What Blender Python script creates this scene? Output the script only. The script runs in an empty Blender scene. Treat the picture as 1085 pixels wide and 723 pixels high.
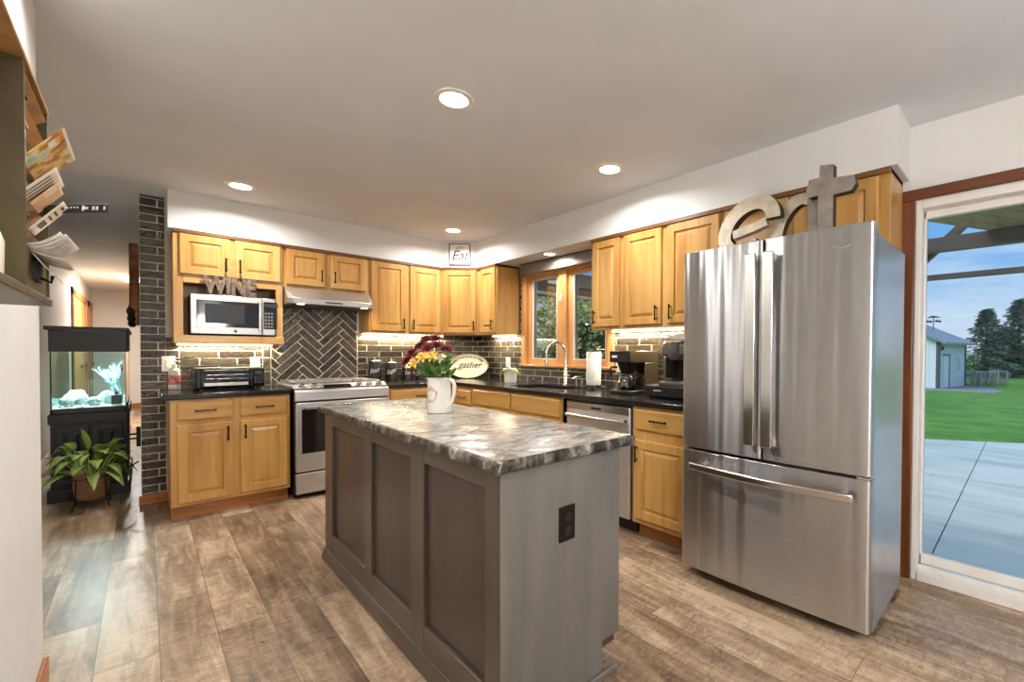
import bpy, bmesh, math, random
from mathutils import Vector, Matrix
R = random.Random(7)
PI = math.pi
scn = bpy.context.scene
COL = scn.collection

# ------------------------------------------------------------------ camera
CX, CY, CZ, YAW, PITCH, ROLL, FPX = -2.9504, -4.8753, 1.2152, .7775, -.0142, .0046, 468.71
PPX, PPY = 71.24, 18.53
cd = bpy.data.cameras.new('camera'); cam = bpy.data.objects.new('camera', cd); COL.objects.link(cam)
_f = Vector((math.sin(YAW)*math.cos(PITCH), math.cos(YAW)*math.cos(PITCH), math.sin(PITCH)))
_r = Vector((math.cos(YAW), -math.sin(YAW), 0)); _u = _r.cross(_f)
_R = _r*math.cos(ROLL) + _u*math.sin(ROLL); _U = -_r*math.sin(ROLL) + _u*math.cos(ROLL)
cam.matrix_world = Matrix(((_R.x, _U.x, -_f.x, CX), (_R.y, _U.y, -_f.y, CY), (_R.z, _U.z, -_f.z, CZ), (0, 0, 0, 1)))
cd.sensor_fit = 'HORIZONTAL'; cd.sensor_width = 36.0; cd.lens = FPX/1085*36
cd.shift_x = -PPX/1085; cd.shift_y = PPY/1085
cd.clip_start = .02; cd.clip_end = 400
scn.camera = cam

# ------------------------------------------------------------------ exposure
vs = scn.view_settings
vs.view_transform = 'Standard'; vs.look = 'None'; vs.gamma = 1; vs.use_curve_mapping = False
vs.exposure = 0.44
scn.cycles.max_bounces = 10; scn.cycles.diffuse_bounces = 6; scn.cycles.glossy_bounces = 5
scn.cycles.transmission_bounces = 8; scn.cycles.transparent_max_bounces = 12
scn.cycles.sample_clamp_indirect = 6; scn.cycles.caustics_reflective = False; scn.cycles.caustics_refractive = False

# ------------------------------------------------------------------ world sky
def lin(c):
    return tuple((x/255/12.92 if x/255 <= .04045 else ((x/255+.055)/1.055)**2.4) for x in c)
W = bpy.data.worlds.new('sky'); scn.world = W; W.use_nodes = True
nt = W.node_tree; nt.nodes.clear()
def N(t, kind, **kw):
    n = t.nodes.new(kind)
    for k, v in kw.items():
        if k.startswith('i_'):
            n.inputs[k[2:].replace('_', ' ')].default_value = v
        else: setattr(n, k, v)
    return n
tc = N(nt, 'ShaderNodeTexCoord'); sep = N(nt, 'ShaderNodeSeparateXYZ'); nt.links.new(tc.outputs['Generated'], sep.inputs[0])
rmp = N(nt, 'ShaderNodeValToRGB')
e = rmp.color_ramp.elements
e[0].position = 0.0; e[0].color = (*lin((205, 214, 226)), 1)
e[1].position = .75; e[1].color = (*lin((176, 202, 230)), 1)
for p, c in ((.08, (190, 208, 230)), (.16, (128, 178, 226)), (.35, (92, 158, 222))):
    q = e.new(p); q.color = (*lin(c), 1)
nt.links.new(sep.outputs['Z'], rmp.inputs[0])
mp = N(nt, 'ShaderNodeMapping'); mp.inputs['Scale'].default_value = (2.2, 2.2, 13); mp.inputs['Rotation'].default_value = (.12, .05, 0)
nt.links.new(tc.outputs['Generated'], mp.inputs[0])
cn = N(nt, 'ShaderNodeTexNoise', i_Scale=1.6, i_Detail=6.0, i_Roughness=.6); nt.links.new(mp.outputs[0], cn.inputs['Vector'])
cr = N(nt, 'ShaderNodeValToRGB'); cr.color_ramp.elements[0].position = .48; cr.color_ramp.elements[1].position = .72
cr.color_ramp.elements[0].color = (0, 0, 0, 1); cr.color_ramp.elements[1].color = (.75, .75, .75, 1)
nt.links.new(cn.outputs['Fac'], cr.inputs[0])
mx = N(nt, 'ShaderNodeMix', data_type='RGBA'); nt.links.new(cr.outputs[0], mx.inputs[0]); nt.links.new(rmp.outputs[0], mx.inputs[6])
mx.inputs[7].default_value = (*lin((226, 228, 236)), 1)
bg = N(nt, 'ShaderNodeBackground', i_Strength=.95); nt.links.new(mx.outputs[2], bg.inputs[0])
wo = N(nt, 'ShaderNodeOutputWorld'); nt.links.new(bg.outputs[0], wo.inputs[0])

# ------------------------------------------------------------------ sun (high, from behind the house, veiled by cloud)
sd = bpy.data.lights.new('sun', 'SUN'); sd.energy = 2.2; sd.angle = .5; sd.color = (1, .95, .87)
so = bpy.data.objects.new('sun', sd); COL.objects.link(so); so.rotation_euler = Vector((.45, -.5, -.74)).to_track_quat('-Z', 'Y').to_euler()
so.location = (-8, 8, 14)

def area(name, loc, sx, sy, power, color=(1, .965, .92), d=(0, 0, -1), shape='RECTANGLE', spread=PI):
    l = bpy.data.lights.new(name, 'AREA'); l.shape = shape; l.size = sx
    if shape in ('RECTANGLE', 'ELLIPSE'): l.size_y = sy
    l.energy = power; l.color = color; l.spread = spread
    o = bpy.data.objects.new(name, l); COL.objects.link(o); o.location = loc
    o.rotation_euler = Vector(d).to_track_quat('-Z', 'Y').to_euler()
    return o
CANLIGHT = 11.0       # watts of each recessed lamp
STRIP = 11.0           # watts per metre of under-cabinet strip

# ------------------------------------------------------------------ materials
def new_mat(name):
    m = bpy.data.materials.new(name); m.use_nodes = True
    t = m.node_tree; t.nodes.clear()
    b = t.nodes.new('ShaderNodeBsdfPrincipled'); o = t.nodes.new('ShaderNodeOutputMaterial')
    t.links.new(b.outputs[0], o.inputs[0])
    return m, t, b
def ramp(t, stops):
    r = t.nodes.new('ShaderNodeValToRGB'); e = r.color_ramp.elements
    e[0].position, e[0].color = stops[0][0], (*lin(stops[0][1]), 1)
    e[1].position, e[1].color = stops[-1][0], (*lin(stops[-1][1]), 1)
    for p, c in stops[1:-1]:
        q = e.new(p); q.color = (*lin(c), 1)
    return r
def coords(t, scale=(1, 1, 1), kind='Object', rot=(0, 0, 0)):
    c = t.nodes.new('ShaderNodeTexCoord'); m = t.nodes.new('ShaderNodeMapping')
    m.inputs['Scale'].default_value = scale; m.inputs['Rotation'].default_value = rot
    t.links.new(c.outputs[kind], m.inputs[0]); return m.outputs[0]
def bump(t, b, fac, strength=.2, dist=.002):
    n = t.nodes.new('ShaderNodeBump'); n.inputs['Strength'].default_value = strength; n.inputs['Distance'].default_value = dist
    t.links.new(fac, n.inputs['Height']); t.links.new(n.outputs[0], b.inputs['Normal']); return n
def plain(name, c, rough=.5, metal=0, var=.06, nscale=9, bmp=0, spec=None, coat=0):
    """a base colour broken up by soft procedural noise"""
    m, t, b = new_mat(name)
    v = coords(t)
    n = N(t, 'ShaderNodeTexNoise', i_Scale=nscale, i_Detail=4.0); t.links.new(v, n.inputs['Vector'])
    lo = [max(0, x*(1-var)) for x in c]; hi = [min(255, x*(1+var)) for x in c]
    r = ramp(t, [(.3, lo), (.7, hi)]); t.links.new(n.outputs['Fac'], r.inputs[0]); t.links.new(r.outputs[0], b.inputs['Base Color'])
    b.inputs['Roughness'].default_value = rough; b.inputs['Metallic'].default_value = metal
    if spec is not None: b.inputs['Specular IOR Level'].default_value = spec
    if coat: b.inputs['Coat Weight'].default_value = coat; b.inputs['Coat Roughness'].default_value = .1
    if bmp: bump(t, b, n.outputs['Fac'], bmp)
    return m
def emit(name, c, s):
    m, t, b = new_mat(name); b.inputs['Base Color'].default_value = (*lin(c), 1)
    b.inputs['Emission Color'].default_value = (*lin(c), 1); b.inputs['Emission Strength'].default_value = s
    return m
def wood(name, c1, c2, c3, axis, rough=.32, fine=26):
    m, t, b = new_mat(name)
    s = [fine, fine, fine]; s['xyz'.index(axis)] = 1.4
    v = coords(t, tuple(s))
    n = N(t, 'ShaderNodeTexNoise', i_Scale=1.0, i_Detail=6.0, i_Roughness=.62, i_Distortion=.6); t.links.new(v, n.inputs['Vector'])
    s2 = [5, 5, 5]; s2['xyz'.index(axis)] = .8
    v2 = coords(t, tuple(s2)); n2 = N(t, 'ShaderNodeTexNoise', i_Scale=1.0, i_Detail=3.0, i_Distortion=1.0); t.links.new(v2, n2.inputs['Vector'])
    ad = N(t, 'ShaderNodeMath', operation='MULTIPLY_ADD'); ad.inputs[1].default_value = .45
    t.links.new(n.outputs['Fac'], ad.inputs[0])
    ml = N(t, 'ShaderNodeMath', operation='MULTIPLY'); ml.inputs[1].default_value = .55; t.links.new(n2.outputs['Fac'], ml.inputs[0]); t.links.new(ml.outputs[0], ad.inputs[2])
    r = ramp(t, [(.32, c1), (.5, c2), (.68, c3)]); t.links.new(ad.outputs[0], r.inputs[0]); t.links.new(r.outputs[0], b.inputs['Base Color'])
    b.inputs['Roughness'].default_value = rough; b.inputs['Coat Weight'].default_value = .25; b.inputs['Coat Roughness'].default_value = .2
    bump(t, b, n.outputs['Fac'], .06, .001)
    return m
M = {}
WC = ((166, 116, 56), (194, 147, 80), (210, 168, 102))
M['wood'] = wood('maple_upright', *WC, 'z')
M['wood_x'] = wood('maple_along_x', *WC, 'x')
M['wood_y'] = wood('maple_along_y', *WC, 'y')
WT = ((138, 80, 32), (168, 106, 46), (188, 126, 60))
M['trim_x'] = wood('oak_trim_x', *WT, 'x'); M['trim_y'] = wood('oak_trim_y', *WT, 'y'); M['trim_z'] = wood('oak_trim_z', *WT, 'z')
WD = ((78, 40, 17), (108, 58, 26), (130, 74, 36))
M['casing_y'] = wood('stained_casing_y', *WD, 'y'); M['casing_z'] = wood('stained_casing_z', *WD, 'z')
WK = ((186, 128, 72), (210, 154, 94), (226, 176, 116))
M['pine_z'] = wood('window_wood_z', *WK, 'z'); M['pine_y'] = wood('window_wood_y', *WK, 'y')
M['crown_x'] = wood('dark_crown_x', (84, 52, 22), (110, 70, 34), (130, 86, 46), 'x'); M['crown_y'] = wood('dark_crown_y', (84, 52, 22), (110, 70, 34), (130, 86, 46), 'y')
M['ceiling'] = plain('ceiling_paint', (218, 221, 225), .85, var=.015, nscale=3, bmp=.03)
M['wall'] = plain('wall_paint', (224, 223, 220), .7, var=.012, nscale=4, bmp=.02)
M['bronze'] = plain('dark_bronze', (40, 30, 24), .4, .7)
M['black'] = plain('black_plastic', (22, 21, 21), .35, var=.1)
M['black_gloss'] = plain('black_gloss', (14, 13, 13), .08, var=.05)
M['black_wood'] = plain('black_stained_wood', (26, 24, 23), .42, var=.15, nscale=14)
M['hood_black'] = plain('aquarium_black', (44, 40, 37), .4, var=.05)
M['white'] = plain('white_ceramic', (236, 232, 222), .2, var=.02)
M['white_plastic'] = plain('white_plastic', (240, 236, 226), .35, var=.01)
M['vinyl'] = plain('white_vinyl', (232, 228, 222), .4, var=.015)
M['paper'] = plain('paper', (236, 232, 222), .8, var=.03, nscale=30)
M['iron'] = plain('black_iron', (28, 24, 22), .45, .6, var=.15)
M['chrome'] = plain('brushed_nickel', (205, 200, 192), .18, 1, var=.03)
M['grate'] = plain('cast_iron_grate', (60, 58, 56), .4, .3, var=.1)
M['grate_light'] = plain('pale_cast_grate', (150, 146, 140), .35, .5, var=.1)
M['led'] = emit('strip_led', (255, 226, 170), 9)
M['lamp'] = emit('lamp_lens', (255, 246, 230), 14)
M['hoodlamp'] = emit('hood_lamp_lens', (255, 236, 196), 8)

def steel(name, c, rough, axis, aniso=.0, wav=0.0, met=1.0):
    m, t, b = new_mat(name)
    s = [900, 900, 900]; s['xyz'.index(axis)] = 3
    n = N(t, 'ShaderNodeTexNoise', i_Scale=1.0, i_Detail=2.0); t.links.new(coords(t, tuple(s)), n.inputs['Vector'])
    r = ramp(t, [(.3, [x*.94 for x in c]), (.7, [min(255, x*1.04) for x in c])]); t.links.new(n.outputs['Fac'], r.inputs[0])
    t.links.new(r.outputs[0], b.inputs['Base Color'])
    b.inputs['Metallic'].default_value = met; b.inputs['Roughness'].default_value = rough
    if aniso:
        b.inputs['Anisotropic'].default_value = aniso; b.inputs['Anisotropic Rotation'].default_value = .25
        tg = N(t, 'ShaderNodeTangent', direction_type='RADIAL', axis='Z'); t.links.new(tg.outputs[0], b.inputs['Tangent'])
    if wav:
        n2 = N(t, 'ShaderNodeTexNoise', i_Scale=1.0, i_Detail=2.0); t.links.new(coords(t, (6, 6, .25)), n2.inputs['Vector'])
        bump(t, b, n2.outputs['Fac'], wav, .03)
    return m
M['steel_y'] = steel('fridge_steel', (192, 192, 192), .28, 'y', .95, .8)
M['steel_x'] = steel('range_steel', (198, 196, 193), .36, 'x', .4, .0, .88)
M['steel_dw'] = steel('dishwasher_steel', (218, 216, 212), .38, 'y', .4, .0, .82)
M['handle_steel'] = steel('handle_steel', (214, 212, 208), .2, 'z', 0)
M['handle_steel_y'] = steel('handle_steel_bar', (206, 204, 200), .22, 'y', 0)
M['fridge_side'] = plain('fridge_side_paint', (150, 156, 162), .25, .35, var=.02, nscale=3)
M['sink'] = steel('sink_steel', (150, 148, 144), .3, 'y')
M['galv'] = plain('galvanised_face', (196, 184, 164), .4, .55, var=.12, nscale=14)
M['galv_grey'] = plain('galvanised_grey', (150, 142, 132), .42, .55, var=.1, nscale=18)
M['rust'] = plain('rusted_edge', (62, 44, 32), .65, .3, var=.3, nscale=40)
M['sign_metal'] = plain('dark_sign_metal', (112, 98, 84), .5, .4, var=.3, nscale=45)
M['olive_metal'] = plain('aged_olive_metal', (84, 72, 46), .4, .45, var=.22, nscale=6)
M['kraft'] = plain('kraft_board', (176, 134, 86), .65, var=.14, nscale=16)
M['valance'] = plain('grey_valance_cloth', (128, 122, 114), .45, .25, var=.05, nscale=20)

def glass_mat(name, c=(255, 255, 255), rough=0.0, fac=.08):
    m = bpy.data.materials.new(name); m.use_nodes = True; t = m.node_tree; t.nodes.clear()
    o = t.nodes.new('ShaderNodeOutputMaterial'); tr = t.nodes.new('ShaderNodeBsdfTransparent'); gl = t.nodes.new('ShaderNodeBsdfGlossy'); mxs = t.nodes.new('ShaderNodeMixShader')
    tr.inputs[0].default_value = (*lin(c), 1); gl.inputs['Roughness'].default_value = rough
    fr = N(t, 'ShaderNodeFresnel', i_IOR=1.45); ml = N(t, 'ShaderNodeMath', operation='MULTIPLY'); ml.inputs[1].default_value = fac/.04
    t.links.new(fr.outputs[0], ml.inputs[0])
    t.links.new(ml.outputs[0], mxs.inputs[0]); t.links.new(tr.outputs[0], mxs.inputs[1]); t.links.new(gl.outputs[0], mxs.inputs[2]); t.links.new(mxs.outputs[0], o.inputs[0])
    return m
M['glass'] = glass_mat('window_glass', (236, 244, 248), 0, .02)
M['clear'] = glass_mat('clear_glass', (232, 240, 240), .02, .04); M['carafe'] = glass_mat('carafe_glass', (220, 224, 224), .04, .16)
M['water'] = glass_mat('tank_water', (238, 250, 250), 0, .01)
M['dark_glass'] = plain('oven_glass', (26, 23, 21), .06, var=.1)

# floor planks running along y
def floor_mat():
    m, t, b = new_mat('plank_floor')
    v = coords(t, (1, 1, 1), rot=(0, 0, PI/2))
    br = N(t, 'ShaderNodeTexBrick', offset=.37, offset_frequency=2, squash=1.0, i_Scale=1.0, i_Mortar_Size=.0016, i_Mortar_Smooth=.3, i_Bias=0.0, i_Brick_Width=1.22, i_Row_Height=.182)
    br.inputs['Color1'].default_value = (0, 0, 0, 1); br.inputs['Color2'].default_value = (1, 1, 1, 1); br.inputs['Mortar'].default_value = (.3, .3, .3, 1)
    t.links.new(v, br.inputs['Vector'])
    g = N(t, 'ShaderNodeTexNoise', noise_dimensions='4D', i_Scale=1.0, i_Detail=8.0, i_Roughness=.68, i_Distortion=.9); t.links.new(coords(t, (17, 2.2, 5)), g.inputs['Vector'])
    wm = N(t, 'ShaderNodeMath', operation='MULTIPLY'); wm.inputs[1].default_value = 9.0; t.links.new(br.outputs['Color'], wm.inputs[0]); t.links.new(wm.outputs[0], g.inputs['W'])
    g2 = N(t, 'ShaderNodeTexNoise', noise_dimensions='4D', i_Scale=1.0, i_Detail=5.0, i_Roughness=.6); t.links.new(coords(t, (4, 1.6, 3)), g2.inputs['Vector']); t.links.new(wm.outputs[0], g2.inputs['W'])
    g3 = N(t, 'ShaderNodeTexNoise', i_Scale=1.0, i_Detail=9.0, i_Roughness=.75, i_Distortion=1.5); t.links.new(coords(t, (14, 34, 9)), g3.inputs['Vector'])
    a1 = N(t, 'ShaderNodeMath', operation='MULTIPLY'); a1.inputs[1].default_value = .36; t.links.new(g.outputs['Fac'], a1.inputs[0])
    a2 = N(t, 'ShaderNodeMath', operation='MULTIPLY_ADD'); a2.inputs[1].default_value = .28; t.links.new(g2.outputs['Fac'], a2.inputs[0]); t.links.new(a1.outputs[0], a2.inputs[2])
    a3 = N(t, 'ShaderNodeMath', operation='MULTIPLY_ADD'); a3.inputs[1].default_value = .30; t.links.new(g3.outputs['Fac'], a3.inputs[0]); t.links.new(a2.outputs[0], a3.inputs[2])
    a4 = N(t, 'ShaderNodeMath', operation='MULTIPLY_ADD'); a4.inputs[1].default_value = .10; t.links.new(br.outputs['Color'], a4.inputs[0]); t.links.new(a3.outputs[0], a4.inputs[2])
    r = ramp(t, [(.39, (72, 54, 40)), (.46, (116, 93, 71)), (.53, (152, 127, 101)), (.61, (194, 169, 140))])
    t.links.new(a4.outputs[0], r.inputs[0])
    mm = N(t, 'ShaderNodeMix', data_type='RGBA'); mm.inputs[7].default_value = (*lin((92, 74, 56)), 1)
    t.links.new(br.outputs['Fac'], mm.inputs[0]); t.links.new(r.outputs[0], mm.inputs[6]); t.links.new(mm.outputs[2], b.inputs['Base Color'])
    rr = N(t, 'ShaderNodeMapRange', i_From_Min=.3, i_From_Max=.7, i_To_Min=.24, i_To_Max=.5); t.links.new(g3.outputs['Fac'], rr.inputs[0]); t.links.new(rr.outputs[0], b.inputs['Roughness'])
    bump(t, b, a3.outputs[0], .12, .003)
    return m
M['floor'] = floor_mat()

def tile_mat():
    m, t, b = new_mat('glazed_tile')
    geo = N(t, 'ShaderNodeNewGeometry')
    n = N(t, 'ShaderNodeTexNoise', i_Scale=22.0, i_Detail=5.0, i_Roughness=.6); t.links.new(coords(t), n.inputs['Vector'])
    ad = N(t, 'ShaderNodeMath', operation='MULTIPLY_ADD'); ad.inputs[1].default_value = .55; t.links.new(geo.outputs['Random Per Island'], ad.inputs[0])
    ml = N(t, 'ShaderNodeMath', operation='MULTIPLY'); ml.inputs[1].default_value = .5; t.links.new(n.outputs['Fac'], ml.inputs[0]); t.links.new(ml.outputs[0], ad.inputs[2])
    r = ramp(t, [(.2, (40, 34, 27)), (.55, (64, 57, 46)), (.85, (86, 80, 66))]); t.links.new(ad.outputs[0], r.inputs[0]); t.links.new(r.outputs[0], b.inputs['Base Color'])
    b.inputs['Roughness'].default_value = .12; b.inputs['Specular IOR Level'].default_value = .6
    n2 = N(t, 'ShaderNodeTexNoise', i_Scale=42.0, i_Detail=3.0); t.links.new(coords(t), n2.inputs['Vector'])
    bump(t, b, n2.outputs['Fac'], 1.0, .009)
    return m
M['tile'] = tile_mat()
M['grout'] = plain('grout', (214, 206, 186), .85, var=.05, nscale=40)

def granite_black():
    m, t, b = new_mat('black_granite')
    v = N(t, 'ShaderNodeTexVoronoi', i_Scale=260.0); t.links.new(coords(t), v.inputs['Vector'])
    r = ramp(t, [(.0, (96, 90, 84)), (.22, (40, 37, 35)), (.6, (24, 22, 22))]); t.links.new(v.outputs['Distance'], r.inputs[0])
    t.links.new(r.outputs[0], b.inputs['Base Color']); b.inputs['Roughness'].default_value = .17
    return m
M['granite'] = granite_black()

def granite_island():
    m, t, b = new_mat('silver_veined_granite')
    v = coords(t, (1.5, 2.6, 2.0), rot=(0, 0, .75))
    w = N(t, 'ShaderNodeTexNoise', i_Scale=2.6, i_Detail=10.0, i_Roughness=.66, i_Distortion=3.2); t.links.new(v, w.inputs['Vector'])
    w2 = N(t, 'ShaderNodeTexNoise', i_Scale=11.0, i_Detail=9.0, i_Roughness=.72, i_Distortion=2.4); t.links.new(v, w2.inputs['Vector'])
    a = N(t, 'ShaderNodeMath', operation='MULTIPLY'); a.inputs[1].default_value = .6; t.links.new(w.outputs['Fac'], a.inputs[0])
    a2 = N(t, 'ShaderNodeMath', operation='MULTIPLY_ADD'); a2.inputs[1].default_value = .4; t.links.new(w2.outputs['Fac'], a2.inputs[0]); t.links.new(a.outputs[0], a2.inputs[2])
    r = ramp(t, [(.35, (58, 54, 48)), (.42, (98, 94, 87)), (.5, (130, 127, 121)), (.57, (168, 166, 160)), (.66, (118, 114, 107))])
    t.links.new(a2.outputs[0], r.inputs[0]); t.links.new(r.outputs[0], b.inputs['Base Color'])
    b.inputs['Roughness'].default_value = .2; bump(t, b, w2.outputs['Fac'], .18, .004)
    return m
M['island_top'] = granite_island()
def granite_edge():
    m, t, b = new_mat('chiselled_granite_edge')
    v = coords(t, (3.2, 3.2, .7))
    w = N(t, 'ShaderNodeTexNoise', i_Scale=7.0, i_Detail=7.0, i_Roughness=.7, i_Distortion=.6); t.links.new(v, w.inputs['Vector'])
    r = ramp(t, [(.40, (26, 23, 19)), (.49, (62, 57, 49)), (.58, (120, 114, 104)), (.68, (190, 185, 175))])
    t.links.new(w.outputs['Fac'], r.inputs[0]); t.links.new(r.outputs[0], b.inputs['Base Color']); b.inputs['Roughness'].default_value = .3
    bump(t, b, w.outputs['Fac'], .6, .01)
    return m
M['island_edge'] = granite_edge()
M['island'] = wood('grey_stained_maple', (66, 57, 48), (80, 70, 60), (92, 82, 71), 'z', .35, 14)
M['island_y'] = wood('grey_stained_maple_rail', (68, 59, 50), (82, 72, 62), (94, 84, 73), 'y', .35, 14)
M['island_panel'] = wood('grey_stained_panel', (58, 48, 44), (70, 59, 54), (80, 69, 64), 'z', .38, 9)
M['island_end_lit'] = wood('daylit_end_panel', (94, 92, 86), (108, 105, 99), (119, 116, 110), 'z', .4, 9)  # end panel coloured lighter than the sides, standing in for patio-door daylight

# ------------------------------------------------------------------ geometry helpers
class MB:
    def __init__(s): s.v = []; s.f = []
    def add(s, vs, fs):
        o = len(s.v); s.v += [tuple(p) for p in vs]; s.f += [tuple(i+o for i in q) for q in fs]; return s
    def box(s, x0, x1, y0, y1, z0, z1):
        x0, x1 = min(x0, x1), max(x0, x1); y0, y1 = min(y0, y1), max(y0, y1); z0, z1 = min(z0, z1), max(z0, z1)
        return s.add([(x0, y0, z0), (x1, y0, z0), (x1, y1, z0), (x0, y1, z0), (x0, y0, z1), (x1, y0, z1), (x1, y1, z1), (x0, y1, z1)],
                     [(3, 2, 1, 0), (4, 5, 6, 7), (0, 1, 5, 4), (1, 2, 6, 5), (2, 3, 7, 6), (3, 0, 4, 7)])
    def prism(s, pts, d):
        """closed 3-D polygon pts extruded by vector d"""
        n = len(pts); a = [Vector(p) for p in pts]; d = Vector(d)
        return s.add(a + [p+d for p in a], [tuple(range(n-1, -1, -1)), tuple(range(n, 2*n))] + [(i, (i+1) % n, n+(i+1) % n, n+i) for i in range(n)])
    def cyl(s, p0, p1, r0, r1=None, n=16, caps=True):
        r1 = r0 if r1 is None else r1
        p0, p1 = Vector(p0), Vector(p1); d = (p1-p0).normalized(); a = d.orthogonal().normalized(); b = d.cross(a)
        ring = lambda p, r: [p + (a*math.cos(2*PI*i/n) + b*math.sin(2*PI*i/n))*r for i in range(n)]
        fs = [(i, (i+1) % n, n+(i+1) % n, n+i) for i in range(n)]
        if caps: fs += [tuple(range(n-1, -1, -1)), tuple(range(n, 2*n))]
        return s.add(ring(p0, r0) + ring(p1, r1), fs)
    def lathe(s, c, prof, n=28, sx=1, sy=1):
        c = Vector(c); vs = []; fs = []
        for r, z in prof: vs += [c + Vector((sx*r*math.cos(2*PI*i/n), sy*r*math.sin(2*PI*i/n), z)) for i in range(n)]
        for k in range(len(prof)-1):
            fs += [(k*n+i, k*n+(i+1) % n, (k+1)*n+(i+1) % n, (k+1)*n+i) for i in range(n)]
        fs.append(tuple(range(n-1, -1, -1))); fs.append(tuple((len(prof)-1)*n+i for i in range(n)))
        return s.add(vs, fs)
    def tube(s, pts, r, n=8, flat=None):
        pts = [Vector(p) for p in pts]; m = len(pts); rr = r if isinstance(r, (list, tuple)) else [r]*m
        vs = []; fs = []; up = None
        for i, p in enumerate(pts):
            d = (pts[min(i+1, m-1)] - pts[max(i-1, 0)]).normalized()
            if up is None: up = d.orthogonal().normalized()
            up = (up - d*up.dot(d)).normalized(); b = d.cross(up)
            vs += [p + (up*math.cos(2*PI*k/n) + b*math.sin(2*PI*k/n))*rr[i] for k in range(n)]
        for i in range(m-1): fs += [(i*n+k, i*n+(k+1) % n, (i+1)*n+(k+1) % n, (i+1)*n+k) for k in range(n)]
        fs.append(tuple(range(n-1, -1, -1))); fs.append(tuple((m-1)*n+k for k in range(n)))
        return s.add(vs, fs)
    def blob(s, c, rx, ry, rz, seed=0, jit=.15, nu=10, nv=7):
        rg = random.Random(seed); c = Vector(c); vs = [c+Vector((0, 0, rz))]; fs = []
        for j in range(1, nv):
            th = PI*j/nv
            for i in range(nu):
                k = 1+rg.uniform(-jit, jit); a = 2*PI*i/nu
                vs.append(c + Vector((rx*math.sin(th)*math.cos(a)*k, ry*math.sin(th)*math.sin(a)*k, rz*math.cos(th)*k)))
        vs.append(c-Vector((0, 0, rz)))
        for i in range(nu): fs.append((0, 1+i, 1+(i+1) % nu))
        for j in range(nv-2): fs += [(1+j*nu+i, 1+(j+1)*nu+i, 1+(j+1)*nu+(i+1) % nu, 1+j*nu+(i+1) % nu) for i in range(nu)]
        b = 1+(nv-2)*nu
        for i in range(nu): fs.append((b+i, len(vs)-1, b+(i+1) % nu))
        return s.add(vs, fs)
    def build(s, name, mat, parent=None, bev=0, smooth=35, loc=None, solid=0, seg=2):
        off = Vector(parent_loc(parent)) if parent else Vector(loc or (0, 0, 0))
        me = bpy.data.meshes.new(name); me.from_pydata([Vector(p)-off for p in s.v], [], s.f); me.update()
        bm = bmesh.new(); bm.from_mesh(me)
        if not solid: bmesh.ops.recalc_face_normals(bm, faces=bm.faces)
        bm.to_mesh(me); bm.free()
        if smooth:
            me.polygons.foreach_set('use_smooth', [True]*len(me.polygons)); me.set_sharp_from_angle(angle=math.radians(smooth))
        for m in (mat if isinstance(mat, list) else [mat]): me.materials.append(m)
        o = bpy.data.objects.new(name, me); COL.objects.link(o)
        if parent: o.parent = parent
        else: o.location = off
        if solid:
            md = o.modifiers.new('thickness', 'SOLIDIFY'); md.thickness = solid; md.offset = 0
        if bev:
            md = o.modifiers.new('bevel', 'BEVEL'); md.width = bev; md.segments = seg; md.limit_method = 'ANGLE'; md.angle_limit = math.radians(40)
        return o
def parent_loc(o):
    l = Vector((0, 0, 0))
    while o is not None: l = l + o.location; o = o.parent
    return l
def tag(o, label, cat, group=None):
    o['label'] = label; o['category'] = cat
    if group: o['group'] = group
    return o
def thing(name, label, cat, loc, group=None):
    o = bpy.data.objects.new(name, None); COL.objects.link(o); o.location = loc; o.empty_display_size = .05
    return tag(o, label, cat, group)
def struct(o): o['kind'] = 'structure'; return o
def copy_tree(o, parent=None):
    c = o.copy(); COL.objects.link(c)
    if parent: c.parent = parent
    for ch in list(o.children): copy_tree(ch, c)
    return c

def frame_dir(wall):
    """(origin-less) axes for a panel hanging on a wall: along, up, out"""
    if wall == 'back': return Vector((1, 0, 0)), Vector((0, 0, 1)), Vector((0, -1, 0))
    if wall == 'right': return Vector((0, -1, 0)), Vector((0, 0, 1)), Vector((-1, 0, 0))
    if wall == 'diag':
        q = math.sqrt(.5); return Vector((q, -q, 0)), Vector((0, 0, 1)), Vector((-q, -q, 0))
    if wall == 'left': return Vector((0, 1, 0)), Vector((0, 0, 1)), Vector((1, 0, 0))
def raised_panel(o, w, h, wall, stile=.055, t=.02, flat=False):
    """raised-panel door: o = lower left back corner"""
    a, u, n = frame_dir(wall); o = Vector(o)
    loops = [(0, 0), (0, t-.004), (.006, t), (stile, t), (stile+.004, t-.012), (stile+.011, t-.012), (stile+.032, t-.002), (stile+.034, t-.002)]
    if flat: loops = [(0, 0), (0, t-.006), (.010, t)]
    vs = []; fs = []
    for i, d in loops:
        vs += [o+a*i+u*i+n*d, o+a*(w-i)+u*i+n*d, o+a*(w-i)+u*(h-i)+n*d, o+a*i+u*(h-i)+n*d]
    for k in range(len(loops)-1):
        for q in range(4): fs.append((4*k+q, 4*k+(q+1) % 4, 4*(k+1)+(q+1) % 4, 4*(k+1)+q))
    fs.append((3, 2, 1, 0)); b = 4*(len(loops)-1); fs.append((b, b+1, b+2, b+3))
    return MB().add(vs, fs)
def bar_pull(c, wall, L=.1, vertical=True, r=.0055, stand=.028):
    a, u, n = frame_dir(wall); c = Vector(c); d = u if vertical else a
    m = MB()
    m.tube([c+n*stand-d*L/2, c+n*stand+d*L/2], r, 10)
    for s in (-1, 1): m.cyl(c+d*s*L*.36, c+d*s*L*.36+n*stand, r*.9, n=8)
    for s in (-1, 1): m.cyl(c+n*stand+d*s*L*.5, c+n*stand+d*s*(L*.5-.012), r*1.35, n=10)
    return m
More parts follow.
